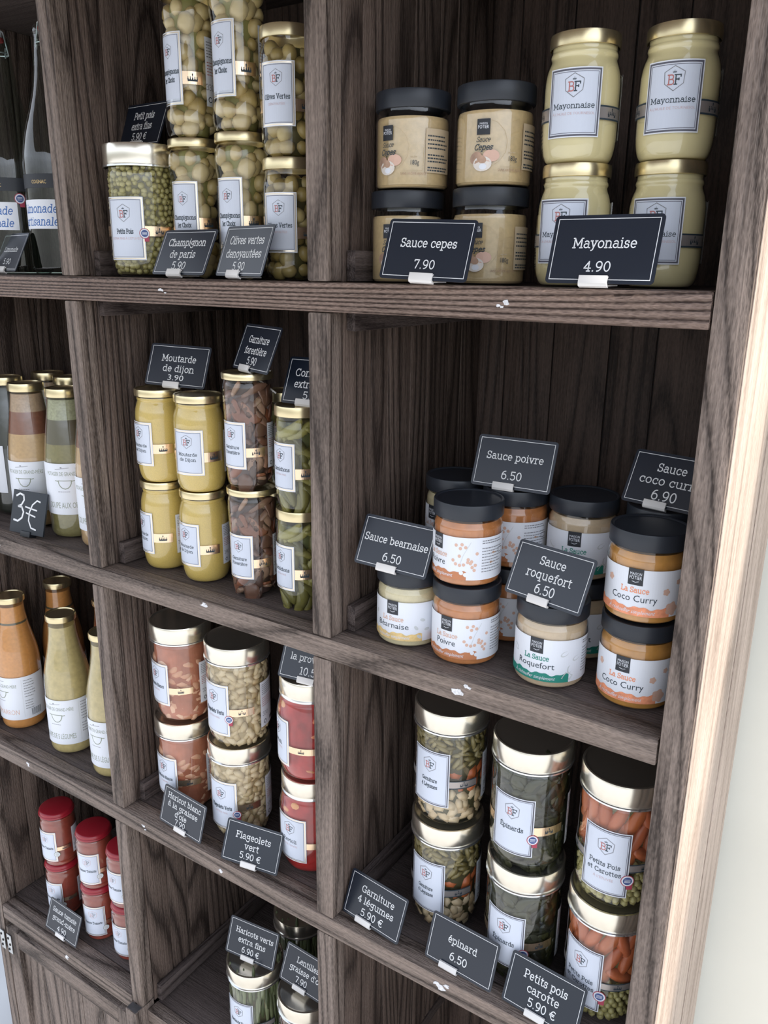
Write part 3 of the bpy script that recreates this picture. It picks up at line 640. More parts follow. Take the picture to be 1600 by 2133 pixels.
shape('mayo', .098, .1525, [(.62, .0), (.80, .010), (.91, .05), (.975, .13), (1.0, .24), (1.0, .45), (1.0, .60), (.985, .68), (.94, .745), (.885, .79), (.868, .815), (.892, .835), (.885, .855), (.86, .875), (.86, .95)],
      [(.88, .895), (.905, .90), (.91, .915), (.91, .975), (.89, 1.0), (.84, 1.0), (.82, .985), (0.001, .985)], 'gold')
shape('champ', .092, .230, [(.62, .0), (.86, .012), (.96, .05), (1.0, .11), (.985, .18), (.93, .26), (.905, .33), (.90, .45), (.90, .58), (.915, .68), (.97, .76), (1.0, .83), (.985, .885), (.92, .92), (.89, .935), (.89, .96)],
      [(.94, .938), (.975, .94), (.98, .95), (.98, .99), (.96, 1.0), (.9, 1.0), (.88, .99), (0.001, .99)], 'gold')
shape('olive', .0905, .185, [(.62, .0), (.80, .010), (.90, .05), (.965, .13), (.985, .22), (.985, .45), (.985, .62), (.985, .74), (.97, .80), (.92, .85), (.90, .87), (.90, .93)],
      [(.94, .905), (.965, .908), (.97, .92), (.97, .985), (.95, 1.0), (.9, 1.0), (.88, .99), (0.001, .99)], 'gold')
shape('forest', .0905, .209, [(.60, .0), (.80, .010), (.91, .05), (.95, .12), (.96, .2), (.96, .45), (.965, .60), (.99, .72), (1.0, .80), (.99, .88), (.95, .92), (.93, .93), (.93, .96)],
      [(.99, .945), (1.02, .948), (1.025, .955), (1.025, .99), (1.0, 1.0), (.95, 1.0), (.93, .99), (0.001, .99)], 'gold')
shape('tomato', .0925, .165, [(.70, .0), (.86, .010), (.93, .04), (.93, .07), (.95, .10), (1.0, .14), (1.0, .3), (1.0, .5), (1.0, .72), (.99, .79), (.95, .83), (.95, .87), (.92, .89), (.92, .93)],
      [(.93, .905), (.98, .91), (1.0, .925), (.98, .94), (.95, .945), (.95, .975), (.92, .990), (.84, 1.0), (0.001, .999)], 'red')
shape('ravioli', .132, .214, [(.62, .0), (.78, .006), (.90, .05), (.97, .13), (1.0, .22), (1.0, .4), (1.0, .58), (.99, .66), (.93, .75), (.90, .78), (.90, .82), (.90, .86)],
      [(.905, .805), (.925, .81), (.93, .825), (.91, .835), (.91, .845), (.92, .85), (.92, .975), (.90, .99), (.86, .992), (.84, .98), (0.001, .98)], 'cham')
shape('bottle', .111, .362, [(.70, .0), (.88, .006), (.965, .022), (1.0, .05), (1.0, .14), (1.0, .30), (1.0, .46), (.985, .53), (.92, .61), (.81, .69), (.70, .77), (.62, .85), (.59, .91), (.585, .95), (.585, .97)],
      [(.61, .958), (.645, .96), (.65, .965), (.65, .99), (.63, 1.0), (.58, 1.0), (.56, .994), (0.001, .994)], 'gold')
shape('bottle2', .111, .336, [(.70, .0), (.88, .006), (.965, .022), (1.0, .05), (1.0, .14), (1.0, .30), (1.0, .46), (.985, .52), (.92, .62), (.82, .74), (.71, .86), (.655, .93), (.65, .96)],
      [(.68, .945), (.715, .948), (.72, .955), (.72, .985), (.70, 1.0), (.65, 1.0), (.63, .994), (0.001, .994)], 'gold')
shape('lemonade', .130, .475, [(.70, .0), (.90, .005), (.97, .018), (1.0, .035), (1.0, .15), (1.0, .30), (1.0, .44), (.97, .50), (.84, .58), (.66, .66), (.50, .74), (.42, .81), (.37, .88), (.34, .93), (.36, .94), (.36, .955), (.33, .965), (.30, .97)],
      [], None)
LM = dict(gold=m_gold, cham=m_cham, black=m_blacklid, red=m_redlid)

_ico = {}
def ico(sub):
    if sub not in _ico:
        bm = bmesh.new(); bmesh.ops.create_icosphere(bm, subdivisions=sub, radius=1.0); bm.verts.index_update()
        _ico[sub] = (np.array([v.co[:] for v in bm.verts]), np.array([[v.index for v in f.verts] for f in bm.faces])); bm.free()
    return _ico[sub]
def rotm(r):
    q_ = r.normal(size=4); q_ /= np.linalg.norm(q_); w, x, y, z = q_
    return np.array([[1 - 2 * (y * y + z * z), 2 * (x * y - z * w), 2 * (x * z + y * w)], [2 * (x * y + z * w), 1 - 2 * (x * x + z * z), 2 * (y * z - x * w)], [2 * (x * z - y * w), 2 * (y * z + x * w), 1 - 2 * (x * x + y * y)]])
def fill(name, R_of, z0, z1, dims, pitch, mat, sub=1, bend=0.0, orient='rand', inset=1.0, lump=0.0, seed=3, jitter=.25, size=(.85, 1.12), squash=None, rows=1):
    """a packed layer of food pieces behind the glass; dims = half sizes along long, mid, short axes"""
    r = np.random.RandomState(seed); bv, bf = ico(sub); V = []; F = []; n0 = 0; pr, pz = pitch
    z = z0 + pz * .5; row = 0
    while z < z1:
        R = R_of(z) - dims[2] * inset - .0014
        if R > .005:
            n = max(3, int(2 * math.pi * R / pr))
            for i in range(n):
                a = 2 * math.pi * (i + (.5 if row % 2 else 0) + r.uniform(-jitter, jitter)) / n
                s_ = r.uniform(*size); v = bv * np.array(dims) * s_
                if lump: v = v * (1 + lump * np.sin(bv[:, [1]] * 4 + r.uniform(0, 6)) * np.cos(bv[:, [0]] * 3 + r.uniform(0, 6)))
                if bend: v[:, 1] += bend * (v[:, 0] ** 2) / dims[0]
                if orient == 'rand': M = rotm(r)
                elif orient == 'up':
                    t = r.normal(0, .13); M = np.array([[0, 0, 1], [0, 1, 0], [1, 0, 0]]).T; M = np.array([[math.cos(t), 0, math.sin(t)], [0, 1, 0], [-math.sin(t), 0, math.cos(t)]]) @ M
                    ca, sa = math.cos(a), math.sin(a); M = np.array([[ca, -sa, 0], [sa, ca, 0], [0, 0, 1]]) @ M
                else:   # lying against the glass, turned at random in the tangent plane
                    t = r.uniform(0, math.pi) if orient == 'tan' else r.normal(math.pi / 2 if orient == 'tanup' else 0, .45)
                    # local x -> tangent*cos+z*sin, local z -> radial
                    T = np.array([-math.sin(a), math.cos(a), 0]); Zv = np.array([0, 0, 1.]); Rd = np.array([math.cos(a), math.sin(a), 0])
                    X = T * math.cos(t) + Zv * math.sin(t); Y = -T * math.sin(t) + Zv * math.cos(t); M = np.stack([X, Y, Rd], 1)
                rr = R + r.uniform(-.35, .1) * dims[2]
                c = np.array([rr * math.cos(a), rr * math.sin(a), z + r.uniform(-jitter, jitter) * pz])
                w = v @ M.T + c
                # keep every piece inside the glass
                rad = np.hypot(w[:, 0], w[:, 1]); lim = np.array([R_of(q_) for q_ in np.clip(w[:, 2], z0, z1)]) - .0012; k = np.minimum(1, lim / np.maximum(rad, 1e-6)); w[:, 0] *= k; w[:, 1] *= k
                V.append(w); F.append(bf + n0); n0 += len(w)
        z += pz; row += 1
    V = np.concatenate(V); F = np.concatenate(F)
    me = bpy.data.meshes.new(name); me.vertices.add(len(V)); me.vertices.foreach_set('co', V.ravel()); me.loops.add(F.size); me.loops.foreach_set('vertex_index', F.ravel())
    me.polygons.add(len(F)); me.polygons.foreach_set('loop_start', np.arange(0, F.size, 3)); me.polygons.foreach_set('loop_total', np.full(len(F), 3)); me.polygons.foreach_set('use_smooth', np.ones(len(F), bool))
    me.materials.append(mat); me.update(); me.validate(); return me
def core_mesh(name, prof, z0, z1, off, mat, layers=None):
    f = lerp_prof(prof); mb = MB(); zs = sorted(set([z0, z1] + [z for r, z in prof if z0 < z < z1] + ([l_[0] for l_ in layers] if layers else [])))
    def mat_at(z):
        if not layers: return mat
        for zz, mm in reversed(layers):
            if z >= zz - 1e-9: return mm
        return mat
    mb.lathe([(.0005, z0), (max(.001, f(z0) - off), z0)], mat_at(z0))
    for a_, b_ in zip(zs[:-1], zs[1:]): mb.lathe([(max(.001, f(a_) - off), a_), (max(.001, f(b_) - off), b_)], mat_at(a_))
    mb.lathe([(max(.001, f(z1) - off), z1), (.0005, z1)], mat_at(z1 - 1e-6))
    me = bm_merge(mb, name); return me
def bm_merge(mb, name):
    me = mb.mesh(name); bm = bmesh.new(); bm.from_mesh(me); bmesh.ops.remove_doubles(bm, verts=bm.verts, dist=1e-6)
    for f in bm.faces: f.smooth = True
    bm.to_mesh(me); bm.free(); me.update()
    try: me.set_sharp_from_angle(angle=math.radians(50))
    except Exception: pass
    return me

# ---- label artwork
def crown(A, cx, cy, w, mat, layer=4):
    A.rect(cx - w / 2, cy - w * .32, cx + w / 2, cy - w * .16, mat, layer, step=.01)
    for t in (-.5, -.25, 0, .25, .5):
        h = w * (.34 if t == 0 else .22); x = cx + t * w * .9
        A.poly([(x - w * .09, cy - w * .16), (x + w * .09, cy - w * .16), (x, cy - w * .16 + h)], [(0, 1, 2)], mat, layer)
        A.disc(x, cy - w * .16 + h, w * .05, w * .05, mat, layer, n=8)
    A.disc(cx, cy + w * .30, w * .07, w * .1, mat, layer, n=8)
def emblem(A, cx, cy, w, pale=False):
    g = m_grey if not pale else m_faint
    hx = [(0, .60), (.50, .32), (.46, -.22), (0, -.56), (-.46, -.22), (-.50, .32), (0, .60)]
    A.stroke([(cx + a * w, cy + b * w) for a, b in hx], w * .035, g, 4)
    A.slab('B', cx - w * .15, cy - w * .26, w * .44, m_red if not pale else m_faint, weight=.13, layer=4)
    A.slab('F', cx + w * .17, cy - w * .26, w * .44, m_ink if not pale else m_grey, weight=.13, layer=4)
    crown(A, cx, cy + w * .34, w * .18, m_ink if not pale else m_grey, 4)
def bf_label(R, H, lines, half=38, zf=(.2, .725), seal=None, sub=1, rim='gilt', pale=False):
    """printed front label: gilt edge, grey rule, cool white panel, crest, product name"""
    A = Art(); w = 2 * R * math.radians(half); y0, y1 = H * zf[0], H * zf[1]; h = y1 - y0; e_ = min(.0011, w * .03)
    A.rect(-w / 2, y0, w / 2, y1, m_paper, 1)
    A.frame(-w / 2 + e_ * .9, y0 + e_ * .9, w / 2 - e_ * .9, y1 - e_ * .9, e_ * 1.3, m_rim if rim == 'gilt' else m_line, 2)
    A.rect(-w / 2 + e_ * 2.6, y0 + e_ * 2.6, w / 2 - e_ * 2.6, y1 - e_ * 2.6, m_panel, 2)
    A.frame(-w / 2 + e_ * 3.0, y0 + e_ * 3.0, w / 2 - e_ * 3.0, y1 - e_ * 3.0, e_ * .4, m_line, 3)
    emblem(A, 0, y0 + h * .74, w * .34, pale)
    n = len(lines); yy = y0 + h * (.42 if n == 1 else .43)
    for i, (t, wf) in enumerate(lines):
        cap = h * .060 if n > 1 else h * .068
        A.slab(t, 0, yy - i * h * .115, cap * 1.1, m_ink, width=w * wf, weight=.14, layer=4)
    if isinstance(sub, str): A.sans(sub, 0, yy - (n - 1) * h * .115 - h * .095, h * .038, m_faint, width=w * min(.80, .042 * len(sub)), layer=4)
    return A
def bf_band(R, H, zf, half, sty='gilt', ext=46, side=1):
    """narrow belt with a crown running from the front label towards the back label"""
    A = Art(); y0, y1 = H * zf[0], H * zf[1]; xa = R * math.radians(half) + .0002; xb = R * math.radians(half + ext)
    for s_ in (side,):
        x0, x1 = sorted((s_ * xa, s_ * xb))
        A.rect(x0, y0, x1, y1, m_foil if sty == 'gilt' else m_band2, 1)
        if sty != 'gilt':
            A.rect(x0, y0, x1, y0 + (y1 - y0) * .12, m_ink, 2); A.rect(x0, y1 - (y1 - y0) * .12, x1, y1, m_ink, 2)
        crown(A, s_ * (xa * .5 + xb * .5), (y0 + y1) / 2, (y1 - y0) * .85, m_ink, 3)
    return A
def info_label(R, H, zf, centre=121, half=28, wt='330 g', seed=2):
    A = Art(); w = 2 * R * math.radians(half); y0, y1 = H * zf[0], H * zf[1]; h = y1 - y0; x = w / 2
    A.rect(-x, y0, x, y1, m_paper, 1)
    A.lines(-x * .85, y1 - h * .30, x * .85, y1 - h * .05, 6, m_grey, t=h * .014, layer=2, seed=seed)
    A.lines(-x * .85, y1 - h * .56, x * .85, y1 - h * .34, 5, m_red, t=h * .013, layer=2, seed=seed + 1)
    A.slab(wt.replace(' g', ''), -x * .55, y0 + h * .24, h * .085, m_grey, layer=2)
    A.disc(-x * .6, y0 + h * .1, h * .045, h * .045, m_ink, 2, n=12); A.disc(-x * .6, y0 + h * .1, h * .03, h * .03, m_paper, 3, n=12)
    A.rect(0, y0 + h * .06, x * .8, y0 + h * .13, m_ink, 2)
    return A
def seal_art(A, cx, cy, r, pale=False):
    if not pale:
        A.rect(cx - r * .1, cy - r * 1.7, cx + r * .9, cy - r * .5, m_sealred, 4)
    A.disc(cx, cy, r * 1.12, r * 1.12, m_sealred if not pale else m_sage, 5, n=20); A.disc(cx, cy, r * .98, r * .98, m_paper, 6, n=20)
    A.disc(cx, cy, r * .74, r * .74, m_blue if not pale else m_pale, 7, n=20)
    if not pale:
        for k in (-.25, .0, .25): A.rect(cx - r * .5, cy + k * r - r * .05, cx + r * .5, cy + k * r + r * .05, m_paper, 8)
def wrapper(R): return lambda b: R
def art_mesh(A, name, R, ang=0.0):
    mb = MB(); A.wrap(mb, lambda b: R, math.radians(ang)); return mb.mesh(name)

def potier_label(R, H, name, accent, wave, deco, script):
    A = Art(); C_ = R; x0, x1 = -C_ * 1.32, C_ * 2.45; y0, y1 = .095 * H, .61 * H; h = y1 - y0
    A.rect(x0, y0, x1, y1, m_paper, 1)
    xs = np.linspace(x0, x0 + (x1 - x0) * .60, 44); hi = [y0 + h * (.185 + .022 * math.sin(x * 260) + .016 * math.sin(x * 610 + 1)) for x in xs]
    A.band(list(xs), [y0] * len(xs), hi, wave, 2)
    A.sans(script, -C_ * .08, y0 + h * .05, h * .085, m_paper, width=C_ * 1.25, layer=4, slant=.25)
    # black house mark hanging from the top edge
    A.rect(-C_ * .19, y1 - h * .34, C_ * .19, y1 + h * .015, m_logo, 3)
    A.sans('MAISON', 0, y1 - h * .125, h * .058, m_paper, width=C_ * .29, layer=4); A.sans('POTIER', 0, y1 - h * .215, h * .075, m_paper, width=C_ * .31, layer=4)
    A.stroke([(-C_ * .08, y1 - h * .26), (0, y1 - h * .275), (C_ * .08, y1 - h * .255)], h * .010, m_paper, 4)
    A.slab('La Sauce', 0, y1 - h * .50, h * .11, accent, width=C_ * .72, weight=.16, layer=3)
    A.sans(name, -C_ * .02, y1 - h * .695, h * .145, m_ink, width=C_ * (.120 if len(name) > 6 else .105) * len(name), layer=3)
    rr = random.Random(name)
    if deco == 'dots':
        for k in range(17):
            A.disc(C_ * rr.uniform(.55, 1.25), y0 + h * rr.uniform(.22, .92), h * .038, h * .040, m_peach, 3, n=12)
        A.stroke([(C_ * .75, y0 + h * .35), (C_ * .85, y0 + h * .6), (C_ * 1.05, y0 + h * .9)], h * .01, m_pale, 3)
        A.disc(C_ * .95, y0 + h * .13, h * .075, h * .055, m_paper, 3, n=12); A.disc(C_ * .80, y0 + h * .17, h * .05, h * .05, m_paper, 3, n=12)
    elif deco == 'slices':
        for k, (u, v) in enumerate(((.78, .68), (.95, .30), (-.75, .6), (1.15, .55))):
            A.disc(C_ * u, y0 + h * v, h * .10, h * .055, m_pale, 3, n=14, rot=.5 + k); A.disc(C_ * u + .0006, y0 + h * v + .0005, h * .085, h * .040, m_paper, 4, n=14, rot=.5 + k)
        A.poly([(C_ * .72, y0 + h * .10), (C_ * .98, y0 + h * .04), (C_ * 1.08, y0 + h * .16), (C_ * .84, y0 + h * .25)], [(0, 1, 2, 3)], m_pale, 4)
    elif deco == 'flowers':
        for (u, v, q_) in ((.80, .55, .05), (-.72, .70, .05), (1.15, .74, .04), (1.0, .18, .10)):
            A.disc(C_ * u, y0 + h * v, h * q_ * 1.3, h * q_ * 1.3, m_peach, 3, n=12)
            for t in range(5): A.disc(C_ * u + h * q_ * math.cos(t * 1.257), y0 + h * v + h * q_ * math.sin(t * 1.257), h * q_ * .6, h * q_ * .6, m_peach, 3, n=8)
    else:
        for (u, v) in ((.75, .35), (.95, .55), (-.7, .6), (1.1, .3), (.85, .12)):
            A.disc(C_ * u, y0 + h * v, h * .07, h * .04, m_pale, 3, n=12, rot=u * 3)
    xi = C_ * 1.38
    A.lines(xi, y1 - h * .16, xi + C_ * .85, y1 - h * .05, 2, m_grey, t=h * .022, layer=3, seed=3)
    A.lines(xi, y0 + h * .16, xi + C_ * .85, y1 - h * .22, 9, m_grey, t=h * .020, layer=3, seed=5)
    for (u, v) in ((.38, .62), (.30, .40)):
        A.disc(xi + C_ * u, y0 + h * v, h * .035, h * .028, m_cepl, 4, n=10); A.rect(xi + C_ * u, y0 + h * v - h * .008, xi + C_ * u + h * .09, y0 + h * v + h * .008, m_cepl, 4)
    A.rect(xi + C_ * .60, y0 + h * .58, xi + C_ * .80, y0 + h * .70, m_grey, 4); A.rect(xi + C_ * .62, y0 + h * .60, xi + C_ * .78, y0 + h * .68, m_paper, 5)
    return A
def cepes_label(R, H):
    A = Art(); C_ = R; y0, y1 = .10 * H, .64 * H; h = y1 - y0
    # translucent printed sleeve: only the printing is visible
    A.rect(-C_ * .17, y1 - h * .30, C_ * .17, y1 - h * .02, m_logo, 3)
    A.sans('POTIER', 0, y1 - h * .19, h * .06, m_paper, width=C_ * .28, layer=4)
    A.sans('MAISON', 0, y1 - h * .12, h * .035, m_paper, width=C_ * .20, layer=4)
    A.slab('Sauce', 0, y1 - h * .42, h * .085, m_ink, width=C_ * .36, weight=.12, slant=.35, layer=3)
    A.slab('Cepes', 0, y1 - h * .565, h * .10, m_ink, width=C_ * .48, weight=.16, slant=.35, layer=3)
    A.stroke(arc(0, y0 + h * .55, C_ * .62, h * .44, -70, 80), h * .006, m_cream, 2)
    A.disc(-C_ * .18, y0 + h * .30, C_ * .17, h * .10, m_cepl, 3, n=16, rot=.5); A.disc(C_ * .22, y0 + h * .33, C_ * .21, h * .11, m_peach, 3, n=16)
    A.disc(C_ * .0, y0 + h * .19, C_ * .24, h * .135, m_cepw, 4, n=18); A.disc(-C_ * .02, y0 + h * .27, C_ * .13, h * .07, m_cepl, 5, n=14, rot=-.4); A.disc(C_ * .02, y0 + h * .14, C_ * .10, h * .055, m_paper, 5, n=12)
    A.sans('180g', C_ * .78, y0 + h * .24, h * .09, m_ink, width=C_ * .22, layer=3)
    A.lines(C_ * .66, y0 + h * .37, C_ * .90, y0 + h * .41, 1, m_cream, t=h * .02, layer=3)
    A.sans('SANS ARÔME AJOUTÉ', C_ * .75, y0 + h * .055, h * .045, m_cepl, width=C_ * .70, layer=3)
    A.stroke([(C_ * .45, y0 + h * .13), (C_ * 1.0, y0 + h * .14), (C_ * 1.02, y1 - h * .3)], h * .006, m_cream, 2)
    for a_, b_, n_ in ((.52, .82, 4), (.28, .46, 3), (.12, .22, 2)): A.lines(C_ * 1.12, y0 + h * a_, C_ * 1.85, y0 + h * b_, n_, m_ink, t=h * .028, layer=3, seed=n_)
    A.rect(C_ * 1.06, y0 + h * .10, C_ * 1.95, y0 + h * .92, m_cepp, 2)
    return A
m_cepp = simple('pale_info_panel', (0.55, 0.44, 0.30), 0.45)

def soup_label(R, H, name, accent, zf, far=2.2):
    A = Art(); C_ = R; y0, y1 = H * zf[0], H * zf[1]; h = y1 - y0
    A.rect(-C_ * 1.15, y0, C_ * far, y1, m_paper, 1)
    A.stroke([(-C_ * .35, y1 - h * .11), (C_ * .2, y1 - h * .08)], h * .008, m_grey, 2); A.disc(-C_ * .1, y1 - h * .075, h * .02, h * .012, m_grey, 2, n=8)
    A.sans('POTAGER DE GRAND-MÈRE', 0, y1 - h * .235, h * .075, m_sage, width=C_ * 1.55, layer=2)
    # little cooking pot
    A.stroke(arc(0, y1 - h * .33, C_ * .26, h * .16, 180, 360), h * .016, m_sage, 2); A.stroke([(-C_ * .27, y1 - h * .33), (C_ * .27, y1 - h * .33)], h * .014, m_sage, 2)
    for s_ in (1, -1): A.stroke([(s_ * C_ * .27, y1 - h * .34), (s_ * C_ * .38, y1 - h * .33)], h * .016, m_sage, 2)
    A.lines(-C_ * .3, y1 - h * .56, C_ * .3, y1 - h * .53, 1, m_grey, t=h * .010, layer=2)
    A.sans(name, 0, y0 + h * .13, h * .115, accent, width=C_ * 1.55, layer=2)
    A.rect(C_ * .99, y0 + h * .06, C_ * 1.0, y1 - h * .06, m_pale, 2)
    A.lines(C_ * 1.08, y0 + h * .5, C_ * 1.6, y1 - h * .06, 7, m_grey, t=h * .016, layer=2, seed=4); A.lines(C_ * 1.08, y0 + h * .22, C_ * 1.5, y0 + h * .46, 4, m_grey, t=h * .016, layer=2, seed=9)
    for i in range(14): A.rect(C_ * (1.32 + i * .035), y0 + h * .06, C_ * (1.32 + i * .035 + (.012 if i % 3 else .02)), y0 + h * .22, m_ink, 2)
    return A

# ---- jar construction
PROTO = {}
SERIF = {}
def make_jar(kind, shp, content, art_list, part_label=None):
    """one prototype: list of (part_name, mesh, part_label, parent_index, kind)"""
    s_ = SH[shp]; R = s_['R']; H = s_['H']; prof = s_['prof']; parts = []
    mb = MB(); inner = prof
    mb.lathe(prof, m_bglass if shp == 'lemonade' else m_glass, 56); mb.lathe([(.0005, prof[0][1] + .0), prof[0]], m_bglass if shp == 'lemonade' else m_glass, 56)
    parts.append(('glass', bm_merge(mb, 'glass'), None, None, None))
    if s_['lid']:
        mb = MB(); lp_ = s_['lid']; mt = LM[s_['lidmat']]
        if s_['lidmat'] == 'cham':
            mb.lathe(lp_[:4] if True else lp_, m_silver, 64); mb.lathe(lp_[3:], mt, 64)
        else: mb.lathe(lp_, mt, 64)
        parts.append(('lid', bm_merge(mb, 'lid'), None, None, None))
    for it in content(R, H, prof): parts.append(it)
    for it in art_list(R, H): parts.append(it)
    PROTO[kind] = (parts, shp)
def place(kind, name, x, y, z, rz, label, cat='jar', group=None):
    parts, shp = PROTO[kind]
    root = empty(name, P(x, y, z), math.radians(rz)); tag(root, label, cat, group)
    made = []
    for (pn, me, pl_, par, kd) in parts:
        o = bpy.data.objects.new(pn, me); COL.objects.link(o); o.parent = root if par is None else made[par]
        if pl_: o['label'] = pl_
        if kd: o['kind'] = kd
        made.append(o)
    return root
def cnt_plain(mat, z0f=.012, z1f=.86, name='sauce', layers=None, off=.0013):
    def f(R, H, prof):
        ly = [(H * a_, m_) for a_, m_ in layers] if layers else None
        return [(name, core_mesh(name, prof, H * z0f, H * z1f, off, mat, ly), None, None, None)]
    return f
def cnt_pack(coremat, packs, z1f=.9, coreoff=.006, corename='brine'):
    def f(R, H, prof):
        fR = lerp_prof(prof)
        out = [(corename, core_mesh(corename, prof, H * .02, H * z1f, coreoff, coremat), None, None, None)]
        for i, (nm, z0, z1, dims, pitch, mat, kw) in enumerate(packs):
            out.append((nm, fill(nm, fR, H * z0, H * z1, dims, pitch, mat, seed=11 + i, **kw), None, None, 'stuff'))
        return out
    return f
def art_bf(lines, half, zf, band, bsty='gilt', seal=None, rim='gilt', info=None, wt='330 g', pale=False, infoc=121, sub=1, ext=46, Rk=1.0):
    def f(R, H):
        Rr = R * Rk + .00025; out = [('front_label', art_mesh(bf_label(Rr, H, lines, half, zf, rim=rim, pale=pale, sub=sub), 'front_label', Rr), None, None, None)]
        for sd in (1, -1): out.append(('crown_band', art_mesh(bf_band(Rr, H, band, half, bsty, ext, sd), 'crown_band', Rr), None, None, None))
        if info: out.append(('information_label', art_mesh(info_label(Rr, H, info, wt=wt), 'information_label', Rr, infoc), None, None, None))
        if seal:
            A = Art(); seal_art(A, Rr * math.radians(half) - .0005, H * seal[0], seal[1], pale=seal[2] if len(seal) > 2 else False)
            out.append(('round_seal', art_mesh(A, 'round_seal', Rr), None, None, None))
        return out
    return f
def art_one(fn, name='wrap_label', Rk=.985):
    def f(R, H):
        Rr = R * Rk + .0003; return [(name, art_mesh(fn(Rr, H), name, Rr), None, None, None)]
    return f

# large jars
kw_t = dict(orient='tan')
big = dict(half=33, Rk=.975)
PEA = ('peas', .03, .82, (.0043, .0043, .0043), (.0074, .0062), m_pea, dict(jitter=.3))
make_jar('petits_pois', 'large', cnt_pack(m_peacore, [PEA], .8), art_bf([('Petits Pois', .46)], sub='EXTRA FINS À L\'ÉTUVÉE', zf=(.13, .60), band=(.31, .385), seal=(.33, .0055), info=None, **big))
make_jar('haricot_blanc', 'large', cnt_pack(m_tomfat, [('beans', .03, .62, (.0112, .0068, .0056), (.0135, .0115), m_tombean, dict(orient='tan', bend=.30, sub=2, inset=1.18, jitter=.4))], .8, .0042, 'sauce'),
         art_bf([('Haricots Blancs', .68)], sub='CUISINÉS', zf=(.20, .62), band=(.325, .39), info=(.20, .62), **big))
make_jar('flageolet', 'large', cnt_pack(m_flagcore, [('beans', .03, .79, (.0104, .0060, .0048), (.0108, .0086), m_flag, dict(orient='tan', bend=.3, jitter=.35))], .8),
         art_bf([('Flageolets Verts', .70)], sub='EXTRA FINS', zf=(.14, .64), band=(.34, .41), seal=(.31, .0055), info=(.17, .62), **big))
make_jar('garniture_legumes', 'large', cnt_pack(m_beancore, [
    ('beans', .03, .34, (.0105, .0066, .0056), (.0130, .0110), m_whiteb, dict(orient='tan', bend=.25, jitter=.35)),
    ('carrot_pieces', .34, .54, (.0135, .0085, .0075), (.0170, .0125), m_carrot, dict(orient='tan', jitter=.35)),
    ('cut_green_beans', .54, .79, (.0100, .0036, .0036), (.0105, .0070), m_bean, dict(orient='tan', jitter=.4))], .8),
    art_bf([('Garniture', .42), ('4 Légumes', .44)], zf=(.20, .67), band=(.37, .44), bsty='grey', info=(.22, .62), rim='grey', **big))
make_jar('spinach', 'large', cnt_pack(m_spin, [('spinach', .03, .82, (.0200, .0100, .0040), (.0150, .0115), m_spinp, dict(sub=2, lump=.35, jitter=.5, orient='tan'))], .82, .0040, 'spinach_liquor'),
    art_bf([('Épinards', .56)], zf=(.15, .62), band=(.33, .40), seal=(.30, .0058), info=(.17, .60), rim='grey', **big))
make_jar('peas_carrots', 'large', cnt_pack(m_peacore, [
    ('peas', .03, .40, (.0046, .0046, .0046), (.0079, .0068), m_pea, dict(jitter=.3)),
    ('carrots', .34, .80, (.0240, .0080, .0074), (.0150, .0230), m_carrot, dict(orient='tanup', sub=2, jitter=.2, size=(.9, 1.1)))], .8, .008),
    art_bf([('Petits Pois', .66), ('et Carottes', .72)], sub='À L\'ÉTUVÉE', zf=(.14, .64), band=(.34, .405), bsty='grey', seal=(.28, .0062), rim='grey', **big))
make_jar('green_beans', 'large', cnt_pack(m_beancore, [('green_beans', .03, .79, (.034, .0034, .0034), (.0070, .046), m_longbean, dict(orient='up', jitter=.35, sub=2))], .8, .006),
    art_bf([('Haricots Verts', .66)], zf=(.16, .64), band=(.33, .40), bsty='grey', info=(.17, .62), rim='grey', **big))
make_jar('lentils', 'large', cnt_pack(m_forcore, [('lentils', .03, .79, (.0034, .0030, .0018), (.0062, .0056), m_lentil, dict(jitter=.35, sub=1))], .8, .0035), art_bf([('Lentilles', .5)], zf=(.16, .64), band=(.33, .40), info=(.17, .62), **big))
make_jar('ravioli', 'ravioli', cnt_pack(m_ravio, [('ravioli', .05, .70, (.011, .009, .0045), (.033, .024), m_ravpiece, dict(jitter=.6, sub=2, inset=1.05))], .8, .0018, 'sauce'),
    art_bf([('Ravioli', .46)], sub='SAUCE TOMATE', half=33, zf=(.16, .62), band=(.31, .375), info=None))
make_jar('tomato', 'tomato', cnt_plain(m_tomato, .012, .88), art_bf([('Sauce Tomate', .72)], half=40, zf=(.13, .68), band=(.33, .40), seal=(.27, .0048, True), info=(.2, .68), pale=True))
make_jar('mustard', 'mustard', cnt_plain(m_mustard, .01, .91, 'mustard'), art_bf([('Moutarde', .62), ('de Dijon', .54)], half=38, zf=(.20, .665), band=(.335, .435), info=(.20, .64), wt='390 g'))
make_jar('mayonnaise', 'mayo', cnt_plain(m_mayo, .01, .92, 'mayonnaise'), art_bf([('Mayonnaise', .78)], sub='À L\'HUILE DE TOURNESOL', half=40, zf=(.19, .715), band=(.325, .435), bsty='grey', rim='grey', info=(.2, .70)))
make_jar('mushrooms', 'champ', cnt_pack(m_mushcore, [('mushrooms', .03, .92, (.0112, .0098, .0092), (.0170, .0135), m_mush, dict(sub=2, lump=.10, jitter=.35, size=(.65, 1.15)))], .92, .011),
    art_bf([('Champignons', .80), ('1er Choix', .50)], half=38, zf=(.22, .70), band=(.355, .44), info=(.22, .68), Rk=.915))
make_jar('olives', 'olive', cnt_pack(m_olivecore, [('olives', .03, .84, (.0108, .0088, .0088), (.0170, .0150), m_olive, dict(sub=2, jitter=.3, size=(.85, 1.1)))], .84, .011),
    art_bf([('Olives Vertes', .74)], sub='DÉNOYAUTÉES', half=38, zf=(.23, .72), band=(.345, .44), Rk=.985))
